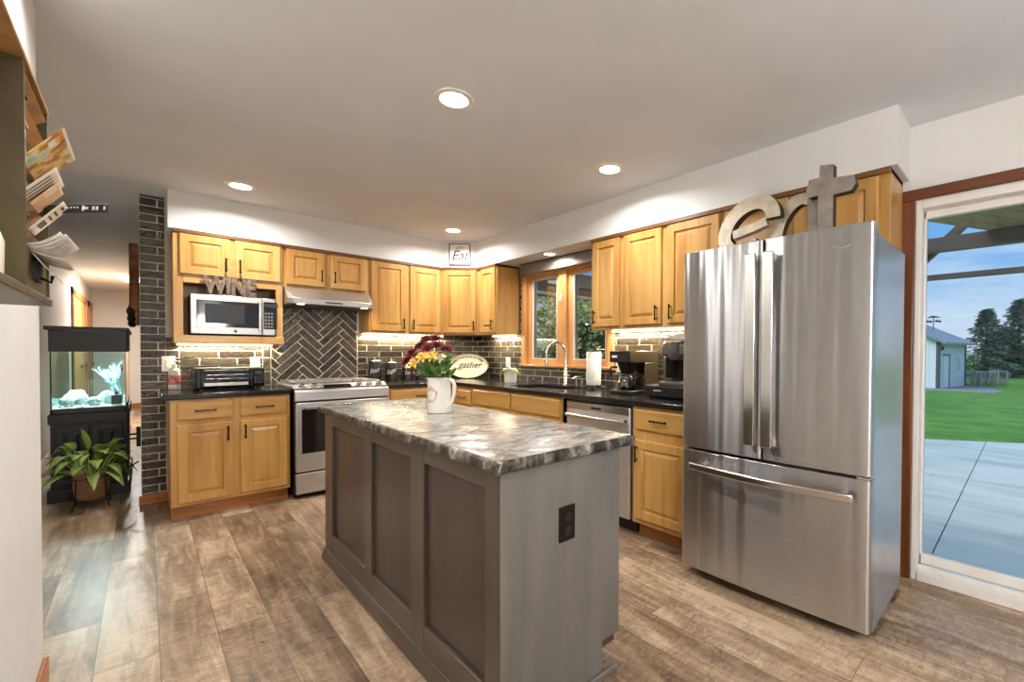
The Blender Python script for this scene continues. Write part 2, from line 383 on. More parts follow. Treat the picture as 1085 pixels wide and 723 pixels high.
def on_wall(wall, s, z, depth):
    """a point at distance s along, height z, 'depth' out from the wall"""
    if wall == 'back': return Vector((s, -depth, z))
    if wall == 'right': return Vector((-depth, -s, z))
def text_mesh(s, size, origin, a, u, depth=.004, font_scale=(1, 1), shear=0, align='CENTER', bold=0):
    cu = bpy.data.curves.new('txt', 'FONT'); cu.body = s; cu.size = size; cu.extrude = depth/2; cu.align_x = align; cu.shear = shear; cu.resolution_u = 3; cu.offset = bold
    o = bpy.data.objects.new('txt', cu); COL.objects.link(o)
    dg = bpy.context.evaluated_depsgraph_get(); me = bpy.data.meshes.new_from_object(o.evaluated_get(dg))
    n = Vector(a).cross(Vector(u)); mb = MB()
    mb.add([Vector(origin)+Vector(a)*v.co.x*font_scale[0]+Vector(u)*v.co.y*font_scale[1]+n*v.co.z for v in me.vertices], [tuple(p.vertices) for p in me.polygons])
    bpy.data.objects.remove(o); bpy.data.curves.remove(cu); bpy.data.meshes.remove(me)
    return mb

# ================================================================== SETTING
H = 2.4326; ZS = 2.1447; DS = .3175; ZU = 1.40; ZC = .903
XW = -3.22                       # near left wall
YB = -7.2                        # wall behind the camera
struct(MB().box(-4.2, .12, YB-.12, 8.6, -.12, 0).build('floor', M['floor']))
struct(MB().box(-4.2, .12, YB-.12, 8.6, H, H+.12).build('ceiling', M['ceiling']))
struct(MB().box(-2.97, .12, 0, .12, 0, H).build('wall_back', M['wall']))
# right wall with openings for the sink window and the patio door
wy0, wy1, wz0, wz1 = -1.045, -2.27, 1.085, 2.03
dy0, dy1, dz1 = -4.44, -6.28, 2.03
w = MB()
w.box(0, .14, wy0, 0, 0, H); w.box(0, .14, wy1, wy0, 0, wz0); w.box(0, .14, wy1, wy0, wz1, H); w.box(0, .14, dy0, wy1, 0, H)
w.box(0, .14, dy1, dy0, dz1, H); w.box(0, .14, YB, dy1, 0, H)
struct(w.build('wall_right', M['wall'], smooth=0))
struct(MB().box(XW-.12, XW, -7.2, -2.36, 0, H).build('wall_left', M['wall']))
struct(MB().box(-3.82, -3.70, -2.36, 8.5, 0, H).build('wall_hall_left', M['wall']))
struct(MB().box(-3.70, XW-.12, -2.48, -2.36, 0, H).build('wall_return', M['wall']))
struct(MB().box(-3.82, -2.85, 8.3, 8.42, 0, H).build('wall_hall_end', M['wall']))
struct(MB().box(-2.97, -2.85, .12, 8.42, 0, H).build('wall_hall_right', M['wall']))
# wall behind the photographer, with an opening added to let daylight in
w = MB(); w.box(XW, -2.75, YB-.12, YB, 0, H); w.box(-.55, .14, YB-.12, YB, 0, H); w.box(-2.75, -.55, YB-.12, YB, 0, .85); w.box(-2.75, -.55, YB-.12, YB, 2.1, H)
struct(w.build('wall_front', M['wall'], smooth=0))
# soffit over the cabinets
P = [(-2.816, -DS), (-.59, -DS), (-DS, -.59), (-DS, -4.4125), (0, -4.4125), (0, 0), (-2.816, 0)]
struct(MB().prism([(x, y, ZS) for x, y in P], (0, 0, H-ZS)).build('wall_soffit', M['wall'], smooth=0))
struct(MB().box(-2.985, -2.80, -.034, -.006, .0, .075).build('baseboard_back', M['trim_x'], bev=.004))
struct(MB().box(XW, XW+.014, -7.2, -2.36, 0, .09).build('baseboard_left', M['trim_y'], bev=.004))
struct(MB().box(-3.70, -3.684, 1.8, 8.3, 0, .1).build('baseboard_hall_left', M['trim_y'], bev=.004))
struct(MB().box(-3.684, -2.97, 8.284, 8.3, 0, .1).build('baseboard_hall_end', M['trim_x'], bev=.004))

# ---- glazed tile: each region is clipped, every tile a bevelled island of one mesh
def clip(poly, x0, x1, y0, y1):
    for ax, lim, sg in ((0, x0, 1), (0, x1, -1), (1, y0, 1), (1, y1, -1)):
        out = []
        for i in range(len(poly)):
            p, q = poly[i], poly[(i+1) % len(poly)]
            ip, iq = (p[ax]-lim)*sg >= 0, (q[ax]-lim)*sg >= 0
            if ip: out.append(p)
            if ip != iq:
                t = (lim-p[ax])/(q[ax]-p[ax]); out.append(tuple(p[k]+t*(q[k]-p[k]) for k in (0, 1)))
        poly = out
        if len(poly) < 3: return []
    return poly
def add_tile(mb, poly, wall, t=.008):
    n = len(poly)
    if n < 3: return
    ar = sum(poly[i][0]*poly[(i+1) % n][1]-poly[(i+1) % n][0]*poly[i][1] for i in range(n))/2
    if abs(ar) < 1.5e-4: return
    if ar < 0: poly = poly[::-1]
    cx = sum(p[0] for p in poly)/n; cy = sum(p[1] for p in poly)/n
    tx, ty = R.uniform(-.006, .006), R.uniform(-.02, .02)
    a, u, nn = frame_dir(wall)
    P3 = lambda x, y, d: a*x + u*y + nn*d
    ins = [(cx+(x-cx)*(1-.004/max(.01, math.hypot(x-cx, y-cy))), cy+(y-cy)*(1-.004/max(.01, math.hypot(x-cx, y-cy)))) for x, y in poly]
    vs = [P3(x, y, .001) for x, y in poly] + [P3(x, y, t-.003+(x-cx)*tx+(y-cy)*ty) for x, y in poly] + [P3(x, y, t+(x-cx)*tx+(y-cy)*ty) for x, y in ins]
    fs = [(i, (i+1) % n, n+(i+1) % n, n+i) for i in range(n)] + [(n+i, n+(i+1) % n, 2*n+(i+1) % n, 2*n+i) for i in range(n)] + [tuple(2*n+i for i in range(n))]
    mb.add(vs, fs)
TW, TH, GR = .2465, .0585, .0045
def subway(mb, wall, x0, x1, z0, z1, phase=0.0, zoff=.903):
    ph = TH+GR; pw = TW+GR
    k0 = math.floor((z0-zoff)/ph); k1 = math.ceil((z1-zoff)/ph)
    for k in range(k0, k1+1):
        off = phase+(pw/2 if k % 2 else 0)
        for i in range(math.floor((x0-off)/pw)-1, math.ceil((x1-off)/pw)+1):
            xa = off+i*pw; za = zoff+k*ph
            add_tile(mb, clip([(xa, za), (xa+TW, za), (xa+TW, za+TH), (xa, za+TH)], x0, x1, z0, z1), wall)
def herring(mb, wall, x0, x1, z0, z1):
    L = TW+GR; Wd = L/4; c = math.sqrt(.5)
    for a in range(-30, 31):
        for b in range(-12, 13):
            # herringbone lattice for 4:1 tiles
            ox = a*Wd + b*L; oy = a*Wd - b*L
            for hor in (0, 1):
                if hor: q = [(ox, oy), (ox+L-GR, oy), (ox+L-GR, oy+Wd-GR), (ox, oy+Wd-GR)]
                else: q = [(ox-Wd+Wd, oy+Wd), (ox+Wd-GR, oy+Wd), (ox+Wd-GR, oy+Wd+L-GR), (ox, oy+Wd+L-GR)]
                rot = [((x-y)*c + (x0+x1)/2+.06, (x+y)*c + (z0+z1)/2) for x, y in q]
                if max(p[0] for p in rot) < x0 or min(p[0] for p in rot) > x1 or max(p[1] for p in rot) < z0 or min(p[1] for p in rot) > z1: continue
                add_tile(mb, clip(rot, x0, x1, z0, z1), wall)
tb = MB()
subway(tb, 'back', -2.97, -2.826, .075, H, .02)
subway(tb, 'back', -2.826, -2.185, .903, 1.32, .02)
subway(tb, 'back', -1.375, -.008, .903, ZU, .1)
for z in range(8): add_tile(tb, [(-2.18, .905+z*.125*1.0), (-2.124, .905+z*.125), (-2.124, 1.026+z*.125), (-2.18, 1.026+z*.125)], 'back') if z < 4 else None
herring(tb, 'back', -2.12, -1.381, .903, 1.80)
struct(tb.build('wall_tile_back', M['tile'], smooth=30))
tr = MB()
subway(tr, 'right', .008, .957, .903, ZU, .09); subway(tr, 'right', .957, 2.325, .903, 1.055, .09)
subway(tr, 'right', 2.325, 3.6, .903, ZU, .09); subway(tr, 'right', .9428, .997, ZU, 2.1, .09); subway(tr, 'right', .957, .997, 1.055, ZU, .09)
struct(tr.build('wall_tile_right', M['tile'], smooth=30))
g = MB(); g.box(-2.97, -2.80, -.0062, -.0005, 0, H); g.box(-2.80, -.0005, -.0062, -.0005, .80, ZU); g.box(-2.125, -1.375, -.0063, -.0006, ZU, 1.82)
struct(g.build('trim_grout_back', M['grout'], smooth=0))
g = MB(); g.box(-.0062, -.0005, -.957, -.005, .80, ZU); g.box(-.0062, -.0005, -2.325, -.957, .80, 1.055); g.box(-.0062, -.0005, -3.6, -2.325, .80, ZU); g.box(-.0063, -.0006, -.997, -.9428, 1.04, 2.1)
struct(g.build('trim_grout_right', M['grout'], smooth=0))

# ---- sink window
WN = thing('window_1', 'x', 'x', (0, -1.6, 1.06)); del WN['label'], WN['category']; struct(WN)
f = MB()
f.box(-.02, 0, -.997, -1.065, 1.06, 2.10); f.box(-.02, 0, -2.25, -2.325, 1.06, 2.10); f.box(-.02, 0, -2.325, -.997, 2.03, 2.10)
f.box(-.001, .14, wy0, wy0-.02, wz0, wz1); f.box(-.001, .14, wy1, wy1+.02, wz0, wz1); f.box(-.001, .14, wy1, wy0, wz1-.02, wz1)
f.box(-.012, .14, -1.585, -1.70, wz0, wz1)
f.build('casing', M['pine_z'], WN, .003)
MB().box(-.05, .14, -2.34, -.985, 1.062, 1.087).build('sill', M['pine_y'], WN, .004)
for a, b in ((-1.065, -1.585), (-1.70, -2.25)):
    f = MB(); z0, z1 = wz0+.002, wz1-.02
    f.box(.02, .07, a-.001, a-.075, z0, z1); f.box(.02, .07, b+.001, b+.05, z0, z1)
    f.box(.02, .07, a-.07, b+.045, z0, z0+.055); f.box(.02, .07, a-.07, b+.045, z1-.035, z1)
    s = f.build('sash', M['pine_z'], WN, .004)
    g = MB(); a2, b2, c2, d2 = a-.075, b+.05, z0+.055, z1-.035
    g.box(.018, .036, a2, a2-.012, c2, d2); g.box(.018, .036, b2, b2+.008, c2, d2); g.box(.018, .036, a2, b2, c2, c2+.008); g.box(.018, .036, a2, b2, d2-.008, d2)
    g.build('bead', M['vinyl'], s, .002)
    MB().box(.042, .048, a-.06, b+.035, z0+.04, z1-.02).build('pane', M['glass'], s)
l = MB(); l.box(-.03, -.012, -1.632, -1.65, 1.71, 1.79); l.cyl((-.03, -1.641, 1.77), (-.045, -1.641, 1.72), .006); l.build('latch', M['vinyl'], WN, .003)

# ---- patio door
PD = thing('door_1', 'x', 'x', (.05, -5.35, 0)); del PD['label'], PD['category']; struct(PD)
f = MB()
f.box(-.022, 0, -4.355, -4.44, 0, 2.032); f.box(-.022, 0, -6.28, -6.365, 0, 2.032)
f.build('side_casing', M['casing_z'], PD, .006)
MB().box(-.022, 0, -4.355, -6.365, 2.032, 2.09).build('head_casing', M['casing_y'], PD, .006)
f = MB()
f.box(-.004, .13, -4.441, -4.468, .0, 2.03); f.box(-.004, .13, -6.28, -6.25, .0, 2.03); f.box(-.004, .13, -6.25, -4.468, 1.985, 2.03)
f.box(-.012, .13, -6.25, -4.468, .0, .05); f.box(.02, .035, -6.25, -4.468, .05, .075); f.box(.06, .075, -6.25, -4.468, .05, .065)
f.build('frame', M['vinyl'], PD, .004)
for (a, b, x) in ((-4.468, -5.40, .085), (-5.34, -6.25, .045)):
    f = MB(); wv = .012 if x > .06 else .07
    f.box(x-.015, x+.025, a, a-wv, .07, 1.985); f.box(x-.015, x+.025, b, b+.07, .07, 1.985); f.box(x-.015, x+.025, a, b, .07, .125); f.box(x-.015, x+.025, a, b, 1.945, 1.985)
    p = f.build('sash', M['vinyl'], PD, .004)
    MB().box(x+.002, x+.008, a-wv+.005, b+.065, .12, 1.95).build('pane', M['glass'], p)
MB().box(.025, .03, -5.37, -5.41, .95, 1.15).build('pull', M['vinyl'], PD, .006)

# ---- hall doors
def hall_door(n, y0, y1, leafs):
    D = thing('door_%d' % n, 'x', 'x', (-3.70, (y0+y1)/2, 0)); del D['label'], D['category']; struct(D)
    f = MB(); f.box(-3.70, -3.675, y0, y0+.13, 0, 2.14); f.box(-3.70, -3.675, y1-.13, y1, 0, 2.14); f.box(-3.70, -3.675, y0, y1, 2.03, 2.14)
    f.build('casing', M['trim_z'], D, .004)
    for k in range(leafs):
        a = y0+.13+(y1-y0-.26)*k/leafs; b = y0+.13+(y1-y0-.26)*(k+1)/leafs
        MB().box(-3.70, -3.69, a+.004, b-.004, .01, 2.03).build('leaf', M['wood'], D, .003)
        MB().lathe((-3.67, b-.07, .95), [(.0, -.03), (.026, -.02), (.03, 0), (.026, .02), (.0, .03)], 12).build('knob', M['chrome'], D)
hall_door(2, 4.87, 7.1, 2); hall_door(3, 7.62, 8.28, 1)
MB().lathe((-3.08, 5.7, H-.085), [(.02, 0), (.10, .01), (.15, .04), (.165, .075), (.17, .083)], 24).build('x', M['white'])
o = bpy.data.objects['x']; o.name = 'ceiling_light'; tag(o, 'white glass dome lamp on the hallway ceiling beyond the aquarium', 'ceiling light'); o.data.materials[0] = emit('dome_glass', (255, 248, 236), 3)
area('hall_lamp', (-3.08, 5.7, 2.338), .3, .3, 80, (1, .95, .88), shape='DISK')

# ---- unseen window added behind the camera for more daylight
F2 = thing('window_added', 'x', 'x', (-1.65, YB, .85)); del F2['label'], F2['category']; struct(F2)
f = MB(); f.box(-2.82, -2.75, YB, YB+.02, .78, 2.17); f.box(-.55, -.48, YB, YB+.02, .78, 2.17); f.box(-2.75, -.55, YB, YB+.02, 2.1, 2.17); f.box(-2.82, -.48, YB, YB+.05, .80, .85); f.box(-1.69, -1.61, YB-.08, YB, .85, 2.1)
f.build('casing', M['pine_z'], F2, .004); MB().box(-2.75, -.55, YB-.07, YB-.064, .85, 2.1).build('pane', M['glass'], F2)

# ================================================================== CABINETS
def body_box(mb, wall, s0, s1, z0, z1, d):
    p, q = on_wall(wall, s0, z0, .0125), on_wall(wall, s1, z1, d); mb.box(p.x, q.x, p.y, q.y, z0, z1)
def add_door(parent, wall, s0, s1, z0, z1, depth, pull=None, name='door', stile=.055, mat=None):
    """pull: ('v', s, z) or ('h', s, z)"""
    d = raised_panel(on_wall(wall, s0, z0, depth), s1-s0, z1-z0, wall, stile, flat=(name == 'drawer')).build(name, mat or M['wood'], parent, smooth=25)
    if pull:
        c = on_wall(wall, pull[1], pull[2], depth+.018)
        bar_pull(c, wall, .105 if pull[0] == 'v' else .12, pull[0] == 'v').build('handle', M['bronze'], d)
    return d
def upper(wall, label, s0, s1, z0, z1, doors, depth=.30, name='wall_cabinet', top=True):
    T = thing(name, label, 'cabinet', on_wall(wall, (s0+s1)/2, z0, depth/2))
    b = MB(); body_box(b, wall, s0, s1, z0, z1, depth); b.build('body', M['wood'], T, .002)
    if top:
        t = MB(); body_box(t, wall, s0, s1, z1-.028, z1-.001, depth+.024); t.build('top_moulding', M['crown_x' if wall == 'back' else 'crown_y'], T, .003)
    for dd in doors: add_door(T, wall, *dd, depth)if len(dd) == 4 else add_door(T, wall, *dd[:4], depth, dd[4])
    return T
DT = 2.112
# microwave cabinet with open niche
T = thing('microwave_cabinet', 'maple wall cabinet with open niche holding the microwave', 'cabinet', (-2.44, -.15, 1.30))
x0, x1 = -2.79, -2.0865
MB().box(x0, x1, -.30, -.012, 1.775, ZS-.001).build('body', M['wood'], T, .002)
for xa in (x0, x1-.02): MB().box(xa, xa+.02, -.30, -.012, 1.334, 1.775).build('side_panel', M['wood'], T, .002)
MB().box(x0+.02, x1-.02, -.025, -.012, 1.334, 1.775).build('back_panel', M['wood'], T)
MB().box(x0, x0+.058, -.318, -.3005, 1.334, ZS-.03).build('stile', M['wood'], T, .002); MB().box(x1-.05, x1, -.318, -.3005, 1.334, ZS-.03).build('stile', M['wood'], T, .002)
MB().box(x0+.058, x1-.05, -.3175, -.3005, 1.74, ZS-.03).build('rail', M['wood_x'], T, .002)
MB().box(x0, x1, -.36, -.012, 1.27, 1.3335).build('shelf', M['wood_x'], T, .003)
MB().box(x0, x1, -.336, -.008, ZS-.028, ZS-.001).build('top_moulding', M['crown_x'], T, .003)
add_door(T, 'back', -2.753, -2.448, 1.803, DT, .318, ('v', -2.475, 1.90)); add_door(T, 'back', -2.415, -2.104, 1.803, DT, .318, ('v', -2.385, 1.90))
T = upper('back', 'short maple wall cabinet directly above the range hood', -2.0865, -1.366, 1.775, ZS-.001,
          [(-2.056, -1.757, 1.80, DT, ('v', -1.785, 1.90)), (-1.705, -1.395, 1.80, DT, ('v', -1.675, 1.90))])
T = upper('back', 'tall two-door maple wall cabinet right of the range hood', -1.364, -.606, ZU, ZS-.001,
          [(-1.346, -.998, 1.42, DT, ('v', -1.028, 1.50)), (-.955, -.614, 1.42, DT, ('v', -.925, 1.50))])
# diagonal corner cabinet
T = thing('corner_cabinet', 'one-door maple wall cabinet set diagonally under the square sign', 'cabinet', (-.2, -.2, ZU))
k = .604; b = MB(); b.prism([(-k, -.008, ZU), (-k, -.30, ZU), (-.30, -k, ZU), (-.008, -k, ZU), (-.008, -.008, ZU)], (0, 0, ZS-.001-ZU)); b.build('body', M['wood'], T, .002)
q = math.sqrt(.5)
b = MB(); b.prism([(-k, -.326, ZS-.028), (-.326, -k, ZS-.028), (-.28, -.56, ZS-.028), (-.56, -.28, ZS-.028)], (0, 0, .027)); b.build('top_moulding', M['crown_x'], T)
d = raised_panel(Vector((-k, -.30, 1.42))+Vector((q, -q, 0))*.032, .366, DT-1.42, 'diag').build('door', M['wood'], T, smooth=25)
bar_pull(Vector((-k, -.30, 1.50))+Vector((q, -q, 0))*.372+Vector((-q, -q, 0))*.018, 'diag', .105).build('handle', M['bronze'], d)
T = upper('right', 'narrow maple wall cabinet between the corner cabinet and the window', .606, .9428, ZU, ZS-.001, [(.64, .93, 1.42, DT, ('v', .895, 1.50))])
T = upper('right', 'single-door maple wall cabinet at the right edge of the sink window', 2.325, 2.655, ZU, ZS-.001, [(2.354, 2.634, 1.42, DT, ('v', 2.385, 1.50))])
T = upper('right', 'two-door maple wall cabinet above the coffee machines', 2.657, 3.49, ZU, ZS-.001,
          [(2.685, 3.027, 1.42, DT, ('v', 2.995, 1.50)), (3.08, 3.474, 1.42, DT, ('v', 3.115, 1.50))])
T = upper('right', 'short maple wall cabinet above the refrigerator behind the metal letters', 3.492, 4.385, 1.735, ZS-.001,
          [(3.51, 3.895, 1.76, DT), (3.93, 4.335, 1.76, DT)])

# base cabinets
def base(wall, label, s0, s1, drawers, doors, ends=(0, 0), depth=.655, name='base_cabinet', hollow=False):
    T = thing(name, label, 'cabinet', on_wall(wall, (s0+s1)/2, 0, depth/2))
    if hollow:
        b = MB(); body_box(b, wall, s0, s1, .1, .66, depth-.02); b.build('body', M['wood'], T, .002)
        p, q = on_wall(wall, s0, .66, depth), on_wall(wall, s1, .864, depth-.02); MB().box(p.x, q.x, p.y, q.y, .1, .864).build('face_frame', M['wood'], T, .002)
    else:
        b = MB(); body_box(b, wall, s0, s1, .1, .864, depth); b.build('body', M['wood'], T, .002)
    b = MB(); body_box(b, wall, s0+.003, s1-.003, 0, .1, depth-.075); b.build('toe_kick', M['trim_x' if wall == 'back' else 'trim_y'], T)
    for dd in drawers: add_door(T, wall, *dd[:4], depth, dd[4] if len(dd) > 4 else None, 'drawer', mat=M['wood_x' if wall == 'back' else 'wood_y'])
    for dd in doors: add_door(T, wall, *dd[:4], depth, dd[4] if len(dd) > 4 else None)
    return T
base('back', 'two-drawer two-door maple base cabinet under the toaster oven', -2.822, -2.105,
     [(-2.786, -2.478, .715, .845, ('h', -2.632, .782)), (-2.43, -2.125, .715, .845, ('h', -2.278, .782))],
     [(-2.786, -2.478, .122, .682, ('v', -2.505, .60)), (-2.43, -2.125, .128, .682, ('v', -2.40, .60))])
base('back', 'maple base cabinet between the range and the corner', -1.326, -.66, [(-1.30, -.70, .715, .845, ('h', -1.0, .78))], [(-1.30, -1.01, .125, .682, ('v', -1.03, .6)), (-.99, -.70, .125, .682, ('v', -.97, .6))])
base('right', 'narrow maple base cabinet in the corner left of the sink base', .66, 1.07, [(.775, 1.035, .69, .83, ('h', .905, .762))], [(.775, 1.035, .125, .66, ('v', 1.0, .57))])
base('right', 'maple sink base with two plain drawer fronts', 1.072, 2.355, [(1.094, 1.685, .707, .85), (1.713, 2.338, .707, .847)], [(1.094, 1.685, .125, .68, ('v', 1.65, .6)), (1.713, 2.338, .125, .68, ('v', 1.745, .6))], hollow=True)
base('right', 'maple base cabinet between the dishwasher and the refrigerator', 3.052, 3.50, [(3.078, 3.475, .715, .845, ('h', 3.275, .785))], [(3.078, 3.475, .135, .65, ('v', 3.105, .56))])

# worktops
MB().box(-2.866, -2.098, -.682, -.010, .866, ZC).build('countertop', M['granite'], bev=.006)
tag(bpy.data.objects['countertop'], 'black granite countertop under the toaster oven left of the range', 'countertop')
# L-shaped top with sink cut-out: built from slabs on a grid (one mesh)
xs = [-1.330, -.682, -.565, -.165, -.010]; ys = [-3.50, -2.18, -1.50, -.682, -.010]
b = MB(); vid = {}
def vv(i, j, z):
    key = (i, j, z)
    if key not in vid: vid[key] = len(b.v); b.v.append((xs[i], ys[j], z))
    return vid[key]
cells = {(i, j) for i in range(4) for j in range(4) if (i >= 1 or j == 3) and not (i == 2 and j == 1)}
for (i, j) in cells:
    b.f.append((vv(i, j, ZC), vv(i+1, j, ZC), vv(i+1, j+1, ZC), vv(i, j+1, ZC))); b.f.append((vv(i, j+1, .866), vv(i+1, j+1, .866), vv(i+1, j, .866), vv(i, j, .866)))
    for di, dj, p, q in ((-1, 0, (0, 0), (0, 1)), (1, 0, (1, 0), (1, 1)), (0, -1, (0, 0), (1, 0)), (0, 1, (0, 1), (1, 1))):
        if (i+di, j+dj) not in cells:
            b.f.append((vv(i+p[0], j+p[1], ZC), vv(i+q[0], j+q[1], ZC), vv(i+q[0], j+q[1], .866), vv(i+p[0], j+p[1], .866)))
o = b.build('countertop', M['granite'], bev=.005); tag(o, 'L-shaped black granite countertop running under the window from range to refrigerator', 'countertop')
# sink basin
s = MB(); x0, x1, y0, y1, zb = -.585, -.145, -2.20, -1.48, .70
s.add([(x0, y0, .8655), (x1, y0, .8655), (x1, y1, .8655), (x0, y1, .8655), (x0+.022, y0+.022, .8655), (x1-.022, y0+.022, .8655), (x1-.022, y1-.022, .8655), (x0+.022, y1-.022, .8655),
       (x0+.04, y0+.04, zb), (x1-.04, y0+.04, zb), (x1-.04, y1-.04, zb), (x0+.04, y1-.04, zb)],
      [(0, 1, 5, 4), (1, 2, 6, 5), (2, 3, 7, 6), (3, 0, 4, 7), (4, 5, 9, 8), (5, 6, 10, 9), (6, 7, 11, 10), (7, 4, 8, 11), (8, 9, 10, 11)])
T = thing('sink', 'undermount steel sink basin in the black countertop below the window', 'sink', (-.36, -1.84, .70))
s.build('basin', M['sink'], T, solid=.002); MB().cyl((-.36, -1.84, .701), (-.36, -1.84, .706), .045, n=20).build('drain', M['chrome'], T)

# under-cabinet strips
def strip(label, p, q, power):
    o = MB().box(p[0], q[0], p[1], q[1], ZU-.012, ZU-.001) if True else None
    o = o.build('under_cabinet_light', M['led']); tag(o, label, 'light strip', 'under-cabinet light strips')
    c = ((p[0]+q[0])/2, (p[1]+q[1])/2, ZU-.02)
    area('strip_lamp', c, max(.02, abs(q[0]-p[0])), max(.02, abs(q[1]-p[1])), power, (1, .86, .62))
strip('warm light strip under the tall cabinet right of the hood', (-1.34, -.06), (-.45, -.035), STRIP*.95)
strip('warm light strip under the narrow cabinet left of the window', (-.06, -.50), (-.035, -.935), STRIP*.45)
strip('warm light strip under the cabinets above the coffee machines', (-.06, -2.34), (-.035, -3.47), STRIP*1.2)
o = MB().box(-2.76, -2.12, -.06, -.035, 1.258, 1.269).build('under_cabinet_light', M['led']); tag(o, 'warm light strip under the microwave niche', 'light strip', 'under-cabinet light strips')
area('strip_lamp', (-2.44, -.047, 1.25), .62, .025, STRIP*.55, (1, .86, .62))

# recessed lamps
def can(label, x, y, z=H, power=CANLIGHT, r=.078):
    T = thing('recessed_light', label, 'recessed light', (x, y, z), 'recessed ceiling lights')
    n = 32; m = MB()
    m.lathe((x, y, z-.006), [(r-.012, .0055), (r-.012, 0), (r-.004, -.002), (r+.012, .001), (r+.014, .0055)], n); 
    m.f = m.f[:-2]; m.build('trim_ring', M['vinyl'], T)
    MB().cyl((x, y, z-.0005), (x, y, z-.004), r-.012, n=n).build('lens', M['lamp'], T)
    area('recessed_lamp', (x, y, z-.014), .12, .12, power, (1, .98, .955), shape='DISK', spread=2.8)
can('round recessed light in the ceiling above the toaster oven', -2.433, -.777, power=CANLIGHT*1.25)
can('small round recessed light in the ceiling nearest the square sign', -.734, -.813, power=CANLIGHT*1.25)
can('round recessed light in the ceiling in front of the cabinets above the coffee machines', -.74, -2.91)
can('largest round recessed light in the ceiling above the island', -1.877, -2.917)
can('round recessed light in the soffit above the sink window', -.213, -1.685, ZS, CANLIGHT*.4, .06)
can('unseen recessed light added in the ceiling just above the near left wall', -3.0, -2.94)  # out-of-view lamp, added where the refrigerator's bright streak points
for x, y in ((-2.3, -5.4), (-2.3, -6.6)):      # unseen lamps added behind the photographer to light the room
    can('added recessed fill light in the ceiling behind the photographer', x, y, power=CANLIGHT*1.2)

T = thing('fill_globe', 'added glowing fill globe hanging unseen behind the photographer', 'fill lamp', (-2.1, -6.05, 1.95))  # globe and its point light are added out of view as room fill
MB().lathe((-2.1, -6.05, 1.80), [(.02, 0), (.10, .02), (.155, .09), (.17, .16), (.155, .23), (.10, .30), (.03, .32)], 28).build('globe', emit('fill_glow', (255, 248, 240), 4), T)
m = MB(); m.cyl((-2.1, -6.05, 2.12), (-2.1, -6.05, H-.02), .006, n=8); m.cyl((-2.1, -6.05, H-.02), (-2.1, -6.05, H-.0005), .06, n=20); m.build('cord', M['bronze'], T)
pl_ = bpy.data.lights.new('fill_light', 'POINT'); pl_.energy = 68; pl_.shadow_soft_size = .2; pl_.color = (1, .985, .97); po_ = bpy.data.objects.new('fill_light', pl_); COL.objects.link(po_); po_.location = (-2.1, -6.05, 1.70)
# valance
T = thing('window_valance', 'grey box valance across the top of the sink window', 'valance', (-.04, -1.6, 2.03))
b = MB(); b.box(-.085, -.075, -2.32, -1.05, 2.028, 2.143); b.box(-.085, -.023, -1.06, -1.05, 2.028, 2.143); b.box(-.085, -.023, -2.32, -2.31, 2.028, 2.143); b.box(-.085, -.023, -2.32, -1.05, 2.128, 2.143)
b.build('box', M['valance'], T, .004); b = MB(); b.cyl((-.05, -1.06, 2.085), (-.05, -2.31, 2.085), .022, n=16); b.build('roller', M['valance'], T)
# ================================================================== LARGE APPLIANCES
def set_sides(o, axis, idx_face=0, idx_side=1):
    for p in o.data.polygons: p.material_index = idx_face if abs(p.normal['xyz'.index(axis)]) > .7 else idx_side
# ---- refrigerator
FY0, FY1 = -3.540, -4.432
T = thing('refrigerator', 'stainless steel french-door refrigerator beside the patio door', 'refrigerator', (-.5, -3.985, 0))
MB().box(-.768, -.19, FY1+.004, FY0-.004, .035, 1.722).build('body', M['fridge_side'], T, .006)
MB().box(-.74, -.22, FY1+.02, FY0-.02, .004, .036).build('base_grille', M['black'], T)
for x in (-.72, -.25):
    for y in (FY0-.05, FY1+.05): MB().cyl((x, y, 0), (x, y, .01), .02, n=12).build('foot', M['black'], T)
def front_x(y): return -.838 - .014*(1-((y+3.986)/.446)**2)
def door_slab(ya, yb, z0, z1):
    """rounded slab whose front follows the gentle bow of the refrigerator"""
    n = 26; r = .016; pts = []
    for i in range(n+1):
        y = ya+(yb-ya)*i/n; e = min(abs(y-ya), abs(y-yb)); x = front_x(y)
        if e < r: x += r-math.sqrt(max(0, r*r-(r-e)**2))
        pts.append((x, y))
    # denser corners
    fr = []
    for k in range(7):
        e = r*(1-math.cos(PI/2*k/6)); y = ya-e; fr.append((front_x(y)+r-math.sqrt(max(0, r*r-(r-e)**2)), y))
    mid = [p for p in pts if abs(p[1]-ya) > r*1.2 and abs(p[1]-yb) > r*1.2]
    bk = [(front_x(yb+e)+r-math.sqrt(max(0, r*r-(r-e)**2)), yb+e) for e in [r*(1-math.cos(PI/2*k/6)) for k in range(6, -1, -1)]]
    prof = [(-.772, ya)] + fr + mid + bk + [(-.772, yb)]
    return MB().prism([(x, y, z0) for x, y in prof], (0, 0, z1-z0))
